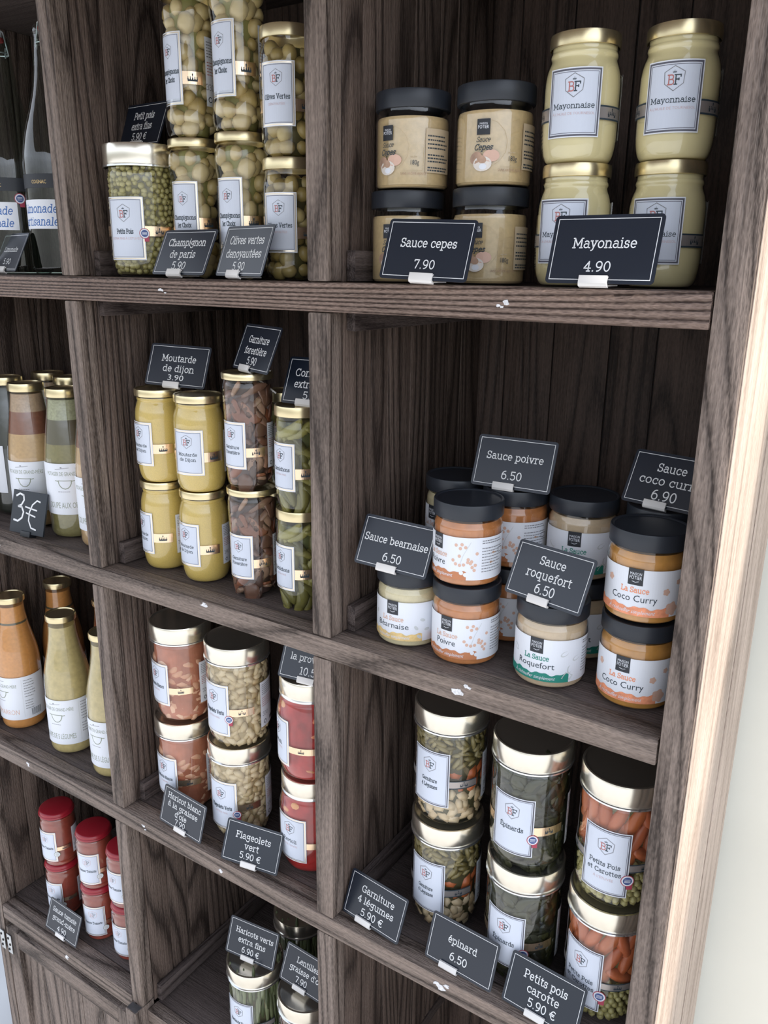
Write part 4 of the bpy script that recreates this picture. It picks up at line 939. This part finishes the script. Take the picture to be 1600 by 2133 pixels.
make_jar('forest_mushrooms', 'forest', cnt_pack(m_forcore, [('mushroom_slices', .03, .88, (.0175, .0100, .0034), (.0140, .0110), m_forest, dict(sub=2, lump=.22, orient='rand', jitter=.45, size=(.6, 1.25)))], .88, .006),
    art_bf([('Garniture', .58), ('Forestière', .60)], half=38, zf=(.19, .595), band=(.295, .375), info=(.19, .58), Rk=.965))
make_jar('gherkins', 'olive', cnt_pack(m_corncore, [('gherkins', .03, .82, (.0200, .0064, .0060), (.0150, .0120), m_corn, dict(orient='tan', bend=.25, sub=2, jitter=.45, lump=.04))], .84, .010),
    art_bf([('Cornichons', .68)], sub='EXTRA FINS', half=38, zf=(.21, .665), band=(.33, .43), Rk=.985))
# small sauce jars
make_jar('cepes', 'sauce', cnt_plain(m_cepsauce, .012, .72, layers=None), art_one(cepes_label, 'printed_label'))
make_jar('bearnaise', 'sauce', cnt_plain(m_bearn, .012, .765), art_one(lambda R, H: potier_label(R, H, 'Béarnaise', m_peach, m_ochre, 'leaf', 'À réchauffer simplement')))
make_jar('pepper', 'sauce', cnt_plain(m_poivre, .012, .765), art_one(lambda R, H: potier_label(R, H, 'Poivre', m_peach, m_poiv, 'dots', 'À réchauffer simplement')))
make_jar('roquefort', 'sauce', cnt_plain(m_roq, .012, .765), art_one(lambda R, H: potier_label(R, H, 'Roquefort', m_green, m_green, 'slices', 'À réchauffer simplement')))
make_jar('curry', 'sauce', cnt_plain(m_coco, .012, .765), art_one(lambda R, H: potier_label(R, H, 'Coco Curry', m_orange, m_orange, 'flowers', 'À réchauffer simplement')))
# soup bottles
make_jar('orange_soup', 'bottle', cnt_plain(m_soupo, .01, .93, 'soup', layers=[(0, m_soupo), (.80, m_nettled), (.815, m_soupo)]), art_one(lambda R, H: soup_label(R, H, 'POTIMARRON', m_peach, (.085, .42)), Rk=1.0))
make_jar('vegetable_soup', 'bottle', cnt_plain(m_soupg, .01, .92, 'soup'), art_one(lambda R, H: soup_label(R, H, 'SOUPE DE 5 LÉGUMES', m_sage, (.085, .42)), Rk=1.0))
make_jar('red_soup', 'bottle', cnt_plain(m_darkred, .01, .93, 'soup', layers=[(0, m_soupo), (.62, m_darkred)]), art_one(lambda R, H: soup_label(R, H, 'POTIMARRON', m_peach, (.085, .42)), Rk=1.0))
make_jar('tan_soup', 'bottle2', cnt_plain(m_soupt, .01, .93, 'soup', layers=[(0, m_soupt), (.66, m_soupb), (.81, m_soupf)]), art_one(lambda R, H: soup_label(R, H, 'SOUPE DE LÉGUMES', m_sage, (.12, .475)), Rk=1.0))
make_jar('nettle_soup', 'bottle2', cnt_plain(m_nettle, .01, .93, 'soup', layers=[(0, m_nettle), (.64, m_nettled), (.80, m_nettlef)]), art_one(lambda R, H: soup_label(R, H, 'SOUPE AUX ORTIES', m_sage, (.17, .52)), Rk=1.0))
make_jar('dark_soup', 'bottle2', cnt_plain(m_darkbot, .01, .93, 'soup'), art_one(lambda R, H: soup_label(R, H, 'SOUPE', m_sage, (.17, .52)), Rk=1.0))
# lemonade bottle
def lemon_art(R, H):
    A = Art(); y0, y1 = H * .185, H * .30
    A.rect(-R * 1.2, y0, R * .72, y1, m_paper, 1)
    A.slab('Limonade', -R * .12, y0 + (y1 - y0) * .56, (y1 - y0) * .27, m_scriptblue, width=R * 1.35, weight=.13, slant=.2)
    A.slab('artisanale', -R * .12, y0 + (y1 - y0) * .12, (y1 - y0) * .27, m_scriptblue, width=R * 1.35, weight=.13, slant=.2)
    B_ = Art(); B_.rect(-R * 1.4, H * .345, R * 1.4, H * .40, m_logo, 1); B_.sans('COGNAC', R * .05, H * .362, H * .014, m_ochre, width=R * .5)
    Cc = Art(); seal_art(Cc, R * .82, H * .315, .0065)
    return [('paper_label', art_mesh(A, 'paper_label', R + .0003), None, None, None), ('neck_label', art_mesh(B_, 'neck_label', R + .0003), None, None, None), ('round_seal', art_mesh(Cc, 'round_seal', R + .0004), None, None, None)]
def lemon_cnt(R, H, prof):
    mb = MB(); mb.lathe([(.0005, H * .965), (.0062, H * .965), (.0068, H * .985), (.0055, H * 1.0), (.0005, H * 1.003)], m_ceramic, 24); st = bm_merge(mb, 'stopper')
    mb = MB(); mb.lathe([(.0075, H * .950), (.0085, H * .955), (.0085, H * .965), (.0065, H * .967)], m_rubber, 24); ru = bm_merge(mb, 'seal_ring')
    mb = MB(); r0 = .0012
    for s2 in (1, -1):
        mb.tube([(s2 * .001, 0, H * 1.004), (s2 * .010, 0, H * .985), (s2 * .0135, 0, H * .935), (s2 * .0155, 0, H * .895), (s2 * .0125, -.003, H * .885), (s2 * .0120, 0, H * .925)], r0 * .8, m_steel, 6)
    mb.tube([(.0125 * math.cos(t), .0125 * math.sin(t), H * .905) for t in np.linspace(0, 2 * math.pi, 20)], r0 * .8, m_steel, 6)
    wi = mb.mesh('wire_bail', True)
    return [('stopper', st, 'white swing stopper', None, None), ('seal_ring', ru, None, None, None), ('wire_bail', wi, None, None, None)]
make_jar('lemonade', 'lemonade', lemon_cnt, lemon_art)

Z1, Z2, Z3, Z4, Z5 = -.0207 + .0004, -.5976 + .0004, -1.1745 + .0004, -1.7301 + .0004, -1.7605
Hh = dict(sauce=.1312, mustard=.1842, mayo=.1528, champ=.2303, olive=.1853, forest=.2093, large=.2272, tomato=.1653, rav=.2143)
def azr(x, y, phi): return math.degrees(-math.atan2(x, 1 + y)) + phi
def J(kind, nm, x, y, zb, level, h, phi, label, cat='jar', group=None):
    return place(kind, nm, x, y, zb + level * h, azr(x, y, phi), label, cat, group)
# --- top row, left compartment
J('lemonade', 'lemonade_bottle', -1.680, .125, Z1, 0, 0, -38, 'clear swing-top lemonade bottle cut by the left edge of the photo', 'bottle', 'swing-top lemonade bottles')
J('lemonade', 'lemonade_bottle', -1.526, .125, Z1, 0, 0, -38, 'clear swing-top lemonade bottle against the left post of the top shelf', 'bottle', 'swing-top lemonade bottles')
# --- top row, middle compartment
J('petits_pois', 'pea_jar', -1.245, .095, Z1, 0, 0, -34, 'large jar of green peas with tall gold lid on the top shelf')
G1 = 'jars of button mushrooms on the top shelf'
J('mushrooms', 'mushroom_jar', -1.133, .118, Z1, 0, Hh['champ'], -34, 'mushroom jar beside the large pea jar, lower of its stack', group=G1)
J('mushrooms', 'mushroom_jar', -1.132, .118, Z1, 1, Hh['champ'], -57, 'mushroom jar above the Champignon price card, upper left of the four', group=G1)
J('mushrooms', 'mushroom_jar', -1.011, .108, Z1, 0, Hh['champ'], -40, 'mushroom jar next to the lower olive jar, lower of its stack', group=G1)
J('mushrooms', 'mushroom_jar', -1.011, .108, Z1, 1, Hh['champ'], -46, 'mushroom jar next to the upper olive jar, upper of its stack', group=G1)
J('olives', 'olive_jar', -.902, .10, Z1, 0, Hh['olive'], -26, 'jar of green olives standing on the top shelf under another olive jar', group='olive jars')
J('olives', 'olive_jar', -.901, .10, Z1, 1, Hh['olive'], -26, 'jar of green olives stacked on top of another olive jar', group='olive jars')
# --- top row, right compartment
G2 = 'cream sauce jars with printed mushrooms'
J('cepes', 'sauce_jar', -.690, .118, Z1, 0, Hh['sauce'], -30, 'beige mushroom sauce jar behind the Sauce cepes card, left bottom', group=G2)
J('cepes', 'sauce_jar', -.678, .110, Z1, 1, Hh['sauce'], -41, 'beige mushroom sauce jar, upper left of the four black-lidded ones', group=G2)
J('cepes', 'sauce_jar', -.556, .128, Z1, 0, Hh['sauce'], -20, 'beige mushroom sauce jar, lower right, half hidden by the Sauce cepes card', group=G2)
J('cepes', 'sauce_jar', -.553, .126, Z1, 1, Hh['sauce'], -17, 'beige mushroom sauce jar, upper right, next to the mayonnaise', group=G2)
G3 = 'mayonnaise jars'
J('mayonnaise', 'mayonnaise_jar', -.425, .115, Z1, 0, Hh['mayo'], -20, 'mayonnaise jar on the shelf, lower left, behind the Mayonaise card', group=G3)
J('mayonnaise', 'mayonnaise_jar', -.427, .118, Z1, 1, Hh['mayo'], -12, 'mayonnaise jar stacked upper left, beside the beige sauce jars', group=G3)
J('mayonnaise', 'mayonnaise_jar', -.310, .143, Z1, 0, Hh['mayo'], -15, 'mayonnaise jar on the shelf, lower right, near the outer post', group=G3)
J('mayonnaise', 'mayonnaise_jar', -.310, .142, Z1, 1, Hh['mayo'], -8, 'mayonnaise jar stacked upper right, nearest the outer post', group=G3)
# --- second row, left
G4 = 'soup bottles on the second shelf'
J('tan_soup', 'soup_bottle', -1.726, .13, Z2, 0, 0, -27, 'tan layered soup bottle behind the handwritten 3€ slate', 'bottle', G4)
J('nettle_soup', 'soup_bottle', -1.587, .13, Z2, 0, 0, -17, 'dark green nettle soup bottle right of the 3€ slate', 'bottle', G4)
J('tan_soup', 'soup_bottle', -1.470, .122, Z2, 0, 0, -30, 'tan soup bottle mostly hidden by the post, second shelf', 'bottle', G4)
J('dark_soup', 'soup_bottle', -1.860, .165, Z2, 0, 0, -150, 'soup bottle at the left photo edge showing only its white back label', 'bottle', G4)
J('tan_soup', 'soup_bottle', -1.858, .282, Z2, 0, 0, -20, 'soup bottle in the back row, only gold cap showing behind the tan bottle', 'bottle', G4)
J('nettle_soup', 'soup_bottle', -1.742, .262, Z2, 0, 0, -12, 'soup bottle in the back row, gold cap showing behind the nettle bottle', 'bottle', G4)
# --- second row, middle
G5 = 'mustard jars'
J('mustard', 'mustard_jar', -1.252, .102, Z2, 0, Hh['mustard'], -70, 'mustard jar, lower left of the four', group=G5)
J('mustard', 'mustard_jar', -1.247, .100, Z2, 1, Hh['mustard'], -58, 'mustard jar, upper left, under the Moutarde card', group=G5)
J('mustard', 'mustard_jar', -1.133, .096, Z2, 0, Hh['mustard'], -52, 'mustard jar, lower right of the four, beside the brown mushrooms', group=G5)
J('mustard', 'mustard_jar', -1.129, .092, Z2, 1, Hh['mustard'], -32, 'mustard jar, upper right, its label fully in view', group=G5)
G6 = 'forest mushroom jars'
J('forest_mushrooms', 'mushroom_jar', -1.002, .092, Z2, 0, Hh['forest'], -40, 'jar of brown forest mushrooms, lower of the two', group=G6)
J('forest_mushrooms', 'mushroom_jar', -1.005, .094, Z2, 1, Hh['forest'], -47, 'jar of brown forest mushrooms, upper, under the Garniture forestière card', group=G6)
G7 = 'gherkin jars'
J('gherkins', 'gherkin_jar', -.893, .099, Z2, 0, Hh['olive'] * .978, -54, 'gherkin jar by the middle post, lower of the front two', group=G7)
J('gherkins', 'gherkin_jar', -.891, .099, Z2, 1, Hh['olive'], -50, 'gherkin jar by the middle post, upper of the front two', group=G7)
J('gherkins', 'gherkin_jar', -1.022, .212, Z2, 0, Hh['olive'], -40, 'gherkin jar hidden in the back row, lower', group=G7)
J('gherkins', 'gherkin_jar', -1.022, .212, Z2, 1, Hh['olive'], -40, 'gherkin jar in the back row, only a sliver of gold lid showing', group=G7)
# --- second row, right
J('bearnaise', 'sauce_jar', -.656, .092, Z2, 0, 0, -30, 'pale yellow béarnaise jar at the front under its own price card', group='béarnaise jars')
J('bearnaise', 'sauce_jar', -.636, .212, Z2, 0, Hh['sauce'], -50, 'béarnaise jar in the back row, lower of its stack', group='béarnaise jars')
J('bearnaise', 'sauce_jar', -.636, .212, Z2, 1, Hh['sauce'], -50, 'béarnaise jar in the back row, stacked, top left of the sauces', group='béarnaise jars')
G8 = 'orange pepper sauce jars'
J('pepper', 'sauce_jar', -.547, .088, Z2, 0, Hh['sauce'], -33, 'orange pepper sauce jar at the front, lower of the stack', group=G8)
J('pepper', 'sauce_jar', -.551, .090, Z2, 1, Hh['sauce'], -54, 'orange pepper sauce jar at the front, upper of the stack', group=G8)
J('pepper', 'sauce_jar', -.524, .205, Z2, 0, Hh['sauce'], -62, 'orange pepper sauce jar in the second row, lower', group=G8)
J('pepper', 'sauce_jar', -.523, .205, Z2, 1, Hh['sauce'], -62, 'orange pepper sauce jar in the second row, upper, under the Sauce poivre card', group=G8)
G9 = 'roquefort sauce jars'
J('roquefort', 'sauce_jar', -.405, .096, Z2, 0, 0, -21, 'roquefort jar with green-edged label at the front under its price card', group=G9)
J('roquefort', 'sauce_jar', -.400, .214, Z2, 0, Hh['sauce'], -10, 'roquefort jar in the second row, lower', group=G9)
J('roquefort', 'sauce_jar', -.411, .216, Z2, 1, Hh['sauce'], -11, 'roquefort jar in the second row, upper, beige with black lid', group=G9)
G10 = 'coconut curry sauce jars'
J('curry', 'sauce_jar', -.277, .108, Z2, 0, Hh['sauce'], -19, 'yellow-orange coconut curry jar, lower, nearest the outer post', group=G10)
J('curry', 'sauce_jar', -.278, .110, Z2, 1, Hh['sauce'], -13, 'yellow-orange coconut curry jar, upper, nearest the outer post', group=G10)
J('curry', 'sauce_jar', -.288, .226, Z2, 0, Hh['sauce'], -10, 'coconut curry jar hidden in the back row, lower', group=G10)
J('curry', 'sauce_jar', -.290, .226, Z2, 1, Hh['sauce'], -10, 'coconut curry jar in the back row, its black lid carrying the Sauce coco curry card', group=G10)
# --- third row, left
G11 = 'soup bottles on the third shelf'
J('orange_soup', 'soup_bottle', -1.861, .106, Z3, 0, 0, -56, 'bright orange soup bottle at the left photo edge, third shelf', 'bottle', G11)
J('vegetable_soup', 'soup_bottle', -1.656, .108, Z3, 0, 0, -38, 'olive-beige vegetable soup bottle in full view, third shelf', 'bottle', G11)
J('vegetable_soup', 'soup_bottle', -1.486, .102, Z3, 0, 0, -45, 'olive-beige vegetable soup bottle half hidden by the post', 'bottle', G11)
J('orange_soup', 'soup_bottle', -1.905 + .055, .238, Z3, 0, 0, -20, 'orange soup bottle in the back row between the two front bottles', 'bottle', G11)
J('red_soup', 'soup_bottle', -1.640, .232, Z3, 0, 0, -20, 'dark red-brown soup bottle in the back row by the post', 'bottle', G11)
# --- third row, middle
G12 = 'white beans in sauce'
J('haricot_blanc', 'bean_jar', -1.248, .115, Z3, 0, Hh['large'], -55, 'jar of white beans in reddish sauce, lower, behind the Haricot blanc card', group=G12)
J('haricot_blanc', 'bean_jar', -1.243, .115, Z3, 1, Hh['large'], -63, 'jar of white beans in reddish sauce, upper of the two', group=G12)
G13 = 'flageolet bean jars'
J('flageolet', 'bean_jar', -1.084, .114, Z3, 0, Hh['large'], -42, 'jar of pale green flageolet beans, lower, behind its price card', group=G13)
J('flageolet', 'bean_jar', -1.078, .113, Z3, 1, Hh['large'], -52, 'jar of pale green flageolet beans, upper, with tall gold lid', group=G13)
G14 = 'red ravioli jars'
J('ravioli', 'ravioli_jar', -.893, .119, Z3, 0, Hh['rav'], -44, 'red ravioli jar by the middle post, lower', group=G14)
J('ravioli', 'ravioli_jar', -.892, .119, Z3, 1, Hh['rav'], -74, 'red ravioli jar by the middle post, upper, under the 10.50 card', group=G14)
# --- third row, right
G15 = 'four-vegetable jars'
J('garniture_legumes', 'vegetable_jar', -.593, .142, Z3, 0, Hh['large'], -34, 'layered vegetable jar with white beans, carrot and green beans, lower', group=G15)
J('garniture_legumes', 'vegetable_jar', -.593, .142, Z3, 1, Hh['large'], -33, 'layered vegetable jar with white beans, carrot and green beans, upper', group=G15)
G16 = 'spinach jars'
J('spinach', 'spinach_jar', -.427, .118, Z3, 0, Hh['large'], -27, 'dark green spinach jar, lower, behind the épinard card', group=G16)
J('spinach', 'spinach_jar', -.429, .119, Z3, 1, Hh['large'], -24, 'dark green spinach jar, upper, with tall gold lid', group=G16)
G17 = 'pea and carrot jars'
J('peas_carrots', 'vegetable_jar', -.279, .118, Z3, 0, Hh['large'], -33, 'pea and carrot jar by the outer post, lower, behind the Petits pois carotte card', group=G17)
J('peas_carrots', 'vegetable_jar', -.277, .118, Z3, 1, Hh['large'], -15, 'pea and carrot jar by the outer post, upper', group=G17)
# --- bottom row
G18 = 'tomato sauce jars with red lids'
for (x, nm, ph) in ((-1.762, 'left', -50), (-1.608, 'middle', -30), (-1.487, 'right', -48)):
    for lv in (0, 1):
        d = {'left': 'leftmost stack', 'middle': 'middle stack', 'right': 'stack against the post'}[nm]
        J('tomato', 'tomato_sauce_jar', x + .002 * lv, .101, Z4, lv, Hh['tomato'], ph - 3 * lv, 'red-lidded tomato sauce jar, %s of the %s' % (('lower', 'upper')[lv], d), group=G18)
J('green_beans', 'green_bean_jar', -1.072, .122, Z5, 0, 0, -42, 'jar of long green beans under the Haricots verts card, bottom shelf', group='jars on the bottom middle shelf')
J('lentils', 'lentil_jar', -.915, .118, Z5, 0, 0, -46, 'jar of brown lentils under the Lentilles card, bottom shelf', group='jars on the bottom middle shelf')
J('green_beans', 'green_bean_jar', -1.078, .296, Z5, 0, 0, -46, 'large jar in the shade behind the lentils, gold lid under the rail', group='jars on the bottom middle shelf')
J('green_beans', 'green_bean_jar', -1.150, .425, Z5, 0, 0, -46, 'rearmost large jar on the bottom shelf, only its lid rim visible', group='jars on the bottom middle shelf')

# ------------------------------------------------------------------ price cards
def rounded(w, h, r, n=5):
    pts = []
    for cx, cy, a0 in ((w / 2 - r, h - r, 0), (-w / 2 + r, h - r, 90), (-w / 2 + r, r, 180), (w / 2 - r, r, 270)):
        for i in range(n + 1):
            a = math.radians(a0 + 90 * i / n); pts.append((cx + r * math.cos(a), cy + r * math.sin(a)))
    return pts
BW, BH = .1245 * S, .0745 * S; MG = .0030
def card(name, pose, lines, label, clipx=-.06, group=None, foot=True, rod=.0, clipw=.0240):
    x, y, z, yaw, tilt, roll = pose
    ex = Vector((math.cos(math.radians(yaw)), math.sin(math.radians(yaw)), 0)); n = Vector((-ex.y, ex.x, 0))
    t = math.radians(tilt); up = Vector((0, 0, 1)) * math.cos(t) + n * math.sin(t)
    ro = math.radians(roll); ex2 = ex * math.cos(ro) + up * math.sin(ro); up2 = up * math.cos(ro) - ex * math.sin(ro); dy = up2.cross(ex2)   # local y points into the shelf
    M = Matrix(((ex2.x, dy.x, up2.x), (ex2.y, dy.y, up2.y), (ex2.z, dy.z, up2.z))).to_4x4(); M.translation = P(x, y, z)
    root = bpy.data.objects.new(name, None); COL.objects.link(root); root.empty_display_size = .02; root.matrix_world = M
    tag(root, label, 'price tag', group)
    mb = MB(); o_ = rounded(BW + 2 * MG, BH + 2 * MG, .0035); th = .0008; k = len(o_)
    mb.add([(a, 0, b - MG) for a, b in o_] + [(a, th, b - MG) for a, b in o_], [tuple(range(k)), tuple(range(2 * k - 1, k - 1, -1))] + [(i, k + i, k + (i + 1) % k, (i + 1) % k) for i in range(k)], m_slate)
    link('card_plate', mb.mesh('card_plate'), root)
    A = Art(); A.frame(-BW / 2, 0, BW / 2, BH, .00055, m_white, 1)
    for (txt, yf, wf, cf, xo, sty) in lines:
        if sty == 's': A.slab(txt, xo * BW, BH * (1 - yf) - BH * cf / 2, BH * cf, m_white, width=BW * wf, weight=.125, layer=1)
        else: A.sans(txt, xo * BW, BH * (1 - yf) - BH * cf / 2, BH * cf, m_white, width=BW * wf, layer=1)
    mb = MB(); A.flat(mb, y0=-.00005); link('lettering', mb.mesh('lettering'), root)
    # clip: folded white jaw, foot lying on what carries it
    mb = MB(); cx = clipx * BW; hw = clipw / 2
    prof = [(-.0022, -.0045), (-.0030, -.0020), (-.0026, .0012), (-.0012, .0026), (-.0004, .0030), (-.0004, .0018), (-.0016, .0004), (-.0014, -.0025), (.0008, -.0040), (.0030, -.0040), (.0030, -.0055), (-.0010, -.0055)]
    k = len(prof); vs = [(cx - hw, a, b) for a, b in prof] + [(cx + hw, a, b) for a, b in prof]
    mb.add(vs, [(i, (i + 1) % k, k + (i + 1) % k, k + i) for i in range(k)] + [tuple(range(k))[::-1], tuple(range(k, 2 * k))], m_clip)
    mb.box(cx - hw, cx + hw, -.0031, -.0021, -.0038, .0030, m_clip, .0004)
    c_ = link('clip', mb.mesh('clip', True), root)
    if foot:
        mb = MB(); ct, st = math.cos(t), math.sin(t); L_ = .030
        pts = [(cx, .0006, -.0050), (cx, .0006 + L_ * ct, -.0050 + L_ * st)]
        d = Vector((0, ct, st)); nrm = Vector((0, -st, ct)); vs = []
        for q_ in (Vector(pts[0]), Vector(pts[1])):
            for sx_ in (-1, 1):
                for sn in (0, 1): vs.append(q_ + Vector((sx_ * hw * .9, 0, 0)) + nrm * sn * .0010)
        mb.add(vs, [(0, 1, 3, 2), (4, 6, 7, 5), (0, 4, 5, 1), (2, 3, 7, 6), (1, 5, 7, 3), (0, 2, 6, 4)], m_clip)
        if rod: mb.tube([(cx + hw * .5, .004, -.004), (cx + hw * .7, .004 + rod * ct, -.004 - rod * st + .006)], .0011, m_clip, 6)
        link('foot', mb.mesh('foot', True), c_)
    return root
GC = 'dark price cards with white lettering'
R1z = -.0207
def lift(p, dz=0.0, dy=0.0): return (p[0], p[1] + dy, p[2] + dz, p[3], p[4], p[5])
CARDS = [
 ('price_card', (-1.283, .122, .2150, -6, 22, -1), [('Petit pois', .26, .50, .17, 0, 's'), ('extra fins', .53, .50, .17, 0, 's'), ('5.90 €', .80, .36, .17, 0, 's')], 'price card reading Petit pois extra fins 5.90 €, behind the pea jar lid', 0, True),
 ('price_card', (-1.091, .024, -.0105, -3, 27, 0), [('Champignon', .26, .76, .17, 0, 's'), ('de paris', .55, .52, .17, -.02, 's'), ('5.90', .83, .28, .17, -.03, 's')], 'price card reading Champignon de paris 5.90 on the top shelf', -.06, True),
 ('price_card', (-.941, .012, -.0105, -14, 21, 0), [('Olives vertes', .26, .78, .17, 0, 's'), ('denoyautées', .56, .80, .17, 0, 's'), ('5.90', .84, .28, .17, -.04, 's')], 'price card reading Olives vertes denoyautées 5.90', -.10, True),
 ('price_card', (-.584, -.014, -.0105, 3, 19, -2), [('Sauce cepes', .38, .69, .155, 0, 's'), ('7.90', .77, .26, .155, 0, 's')], 'price card reading Sauce cepes 7.90 at the front of the top shelf', 0, True),
 ('price_card', (-.341, -.012, -.0105, 0, 18, 0), [('Mayonaise', .40, .63, .155, .0, 's'), ('4.90', .78, .27, .155, -.03, 's')], 'price card reading Mayonaise 4.90, largest in view, before the mayonnaise jars', -.04, True),
 ('price_card', (-1.614, .039, -.0105, -14, 26, 0), [('Limonade', .42, .60, .13, 0, 's'), ('5.90', .77, .33, .15, .0, 's')], 'price card reading Limonade 5.90 before the swing-top bottles', -.06, True),
 ('price_card', (-1.205, .105, -.2200, 15, 23, -2), [('Moutarde', .31, .61, .165, 0, 's'), ('de dijon', .58, .56, .165, .02, 's'), ('3.90', .82, .28, .15, 0, 'n')], 'price card reading Moutarde de dijon 3.90 on a mustard jar lid', -.05, True),
 ('price_card', (-.978, .072, -.1700, -21, 23, 0), [('Garniture', .30, .60, .16, 0, 's'), ('forestière', .57, .64, .16, 0, 's'), ('5.90', .82, .28, .17, -.02, 's')], 'price card reading Garniture forestière 5.90 on top of the brown mushroom jar', -.14, True),
 ('price_card', (-.856, .092, -.2210, 4, 24, 0), [('Cornichons', .31, .74, .165, -.02, 's'), ('extra fins', .58, .60, .165, -.07, 's'), ('5.90', .84, .30, .165, -.04, 's')], 'price card on the gherkin jar, cut off by the middle post', -.13, True),
 ('price_card', (-.515, .157, -.3290, 3, 22, 0), [('Sauce poivre', .37, .77, .15, 0, 's'), ('6.50', .77, .28, .17, 0, 's')], 'price card reading Sauce poivre 6.50, highest of the sauce cards', -.08, True),
 ('price_card', (-.284, .187, -.3290, -12, 27, 0), [('Sauce', .25, .37, .16, -.02, 's'), ('coco curry', .52, .78, .16, 0, 's'), ('6.90', .81, .32, .19, -.02, 's')], 'price card reading Sauce coco curry 6.90, partly behind the outer post', -.09, True),
 ('price_card', (-.660, .034, -.4600, 3, 26, -2), [('Sauce bearnaise', .42, .94, .155, 0, 's'), ('6.50', .79, .28, .17, 0, 's')], 'price card reading Sauce bearnaise 6.50 on the front béarnaise jar', -.04, True),
 ('price_card', (-.406, .048, -.4600, -13, 25, 0), [('Sauce', .24, .36, .16, 0, 's'), ('roquefort', .52, .63, .165, 0, 's'), ('6.50', .80, .28, .18, 0, 's')], 'price card reading Sauce roquefort 6.50 on the front roquefort jar', -.04, True),
 ('price_card', (-.858, .070, -.7370, 8, 27, 0), [('Raviolis à', .20, .60, .16, .05, 's'), ('la provençale', .48, .84, .16, .04, 's'), ('10.50', .80, .36, .18, .0, 's')], 'price card ending in 10.50 on the ravioli jar, cut off by post and rail', -.04, True),
 ('price_card', (-1.172, .012, -1.1640, -3, 16, -1), [('Haricot blanc', .19, .84, .15, 0, 's'), ('à la graisse', .42, .76, .15, -.01, 's'), ("d'oie", .64, .30, .15, -.03, 's'), ('7.90', .85, .26, .14, -.02, 's')], "price card reading Haricot blanc à la graisse d'oie", .02, True),
 ('price_card', (-.976, .014, -1.1640, 10, 25, 0), [('Flageolets', .30, .66, .16, 0, 's'), ('vert', .55, .27, .16, 0, 's'), ('5.90 €', .80, .40, .16, 0, 's')], 'price card reading Flageolets vert 5.90 €', 0, True),
 ('price_card', (-.683, .020, -1.1640, -6, 23, 0), [('Garniture', .28, .62, .155, .02, 's'), ('4 légumes', .54, .68, .155, .02, 's'), ('5.90 €', .82, .42, .165, 0, 's')], 'price card reading Garniture 4 légumes 5.90 €, left of the three on its rail', -.12, True),
 ('price_card', (-.499, .018, -1.1640, -3, 20, 0), [('épinard', .38, .46, .155, 0, 's'), ('6.50', .74, .28, .17, -.02, 's')], 'price card reading épinard 6.50, between two other cards', -.14, True),
 ('price_card', (-.347, .011, -1.1640, -4, 25, 0), [('Petits pois', .27, .62, .165, 0, 's'), ('carotte', .53, .46, .165, 0, 's'), ('5.90 €', .80, .40, .17, .02, 's')], 'price card reading Petits pois carotte 5.90 € by the outer post', -.04, True),
 ('price_card', (-1.066, .096, -1.5220, 7, 22, 0), [('Haricots verts', .28, .82, .15, .03, 's'), ('extra fins', .54, .60, .155, 0, 's'), ('6.90 €', .81, .38, .165, 0, 's')], 'price card reading Haricots verts extra fins 6.90 € on the green bean lid', -.03, True),
 ('price_card', (-.912, .097, -1.5220, -2, 24, 0), [('Lentilles', .28, .50, .155, 0, 's'), ("graisse d'oie", .54, .78, .155, .02, 's'), ('7.90', .81, .26, .165, -.06, 's')], 'price card reading Lentilles 7.90 on the lentil jar lid, cut off by the post', -.06, True),
 ('price_card', (-1.675, .016, -1.7200, -1, 20, 0), [('Sauce tomate', .26, .80, .155, 0, 's'), ('grand-mère', .53, .76, .155, .02, 's'), ('4.90', .82, .30, .165, 0, 's')], 'price card reading Sauce tomate grand-mère 4.90 before the red lids', .0, True),
]
for nm, pose, lines, label, cx_, ft in CARDS:
    card(nm, pose, lines, label, clipx=cx_, group=GC, foot=ft, rod=.045 if ('forestière' in label or 'graisse' in label) else 0)
# handwritten slate
def slate():
    x, y, z = -1.642, .034, Z2 + .009
    root = empty('chalkboard_tag', P(x, y, z), math.radians(8)); root.rotation_euler = (math.radians(-16), 0, math.radians(8))
    tag(root, 'small black slate with handwritten 3€ before the soup bottles', 'price tag')
    w, h = .071, .066; mb = MB(); mb.box(-w / 2, w / 2, 0, .003, 0, h, m_chalkboard, .0006); link('slate', mb.mesh('slate', True), root)
    A = Art(); k = h / 10.0
    three = [(-4.2, 8.6), (-3.2, 9.2), (-2.0, 8.9), (-1.7, 7.8), (-2.4, 6.6), (-3.3, 6.2), (-2.2, 6.1), (-1.5, 5.0), (-1.8, 3.6), (-3.0, 2.7), (-4.3, 2.9)]
    euro = [(3.4, 7.9), (2.4, 8.1), (1.1, 7.0), (.4, 5.2), (.4, 3.2), (1.4, 1.6), (2.9, 1.3)]
    A.stroke([(a * k, b * k) for a, b in three], .0030, m_white, 1); A.stroke([(a * k, b * k) for a, b in euro], .0024, m_white, 1)
    A.stroke([(-1.0 * k, 6.3 * k), (2.6 * k, 5.8 * k)], .0022, m_white, 1); A.stroke([(-.6 * k, 4.9 * k), (2.3 * k, 4.3 * k)], .0022, m_white, 1)
    mb = MB(); A.flat(mb, y0=-.0001); link('handwriting', mb.mesh('handwriting'), root)
    mb = MB(); mb.box(-.010, .010, -.002, .012, -.0048, .004, m_blackplastic, .0008); link('black_clip', mb.mesh('black_clip', True), root)
slate()
bpy.context.view_layer.update()
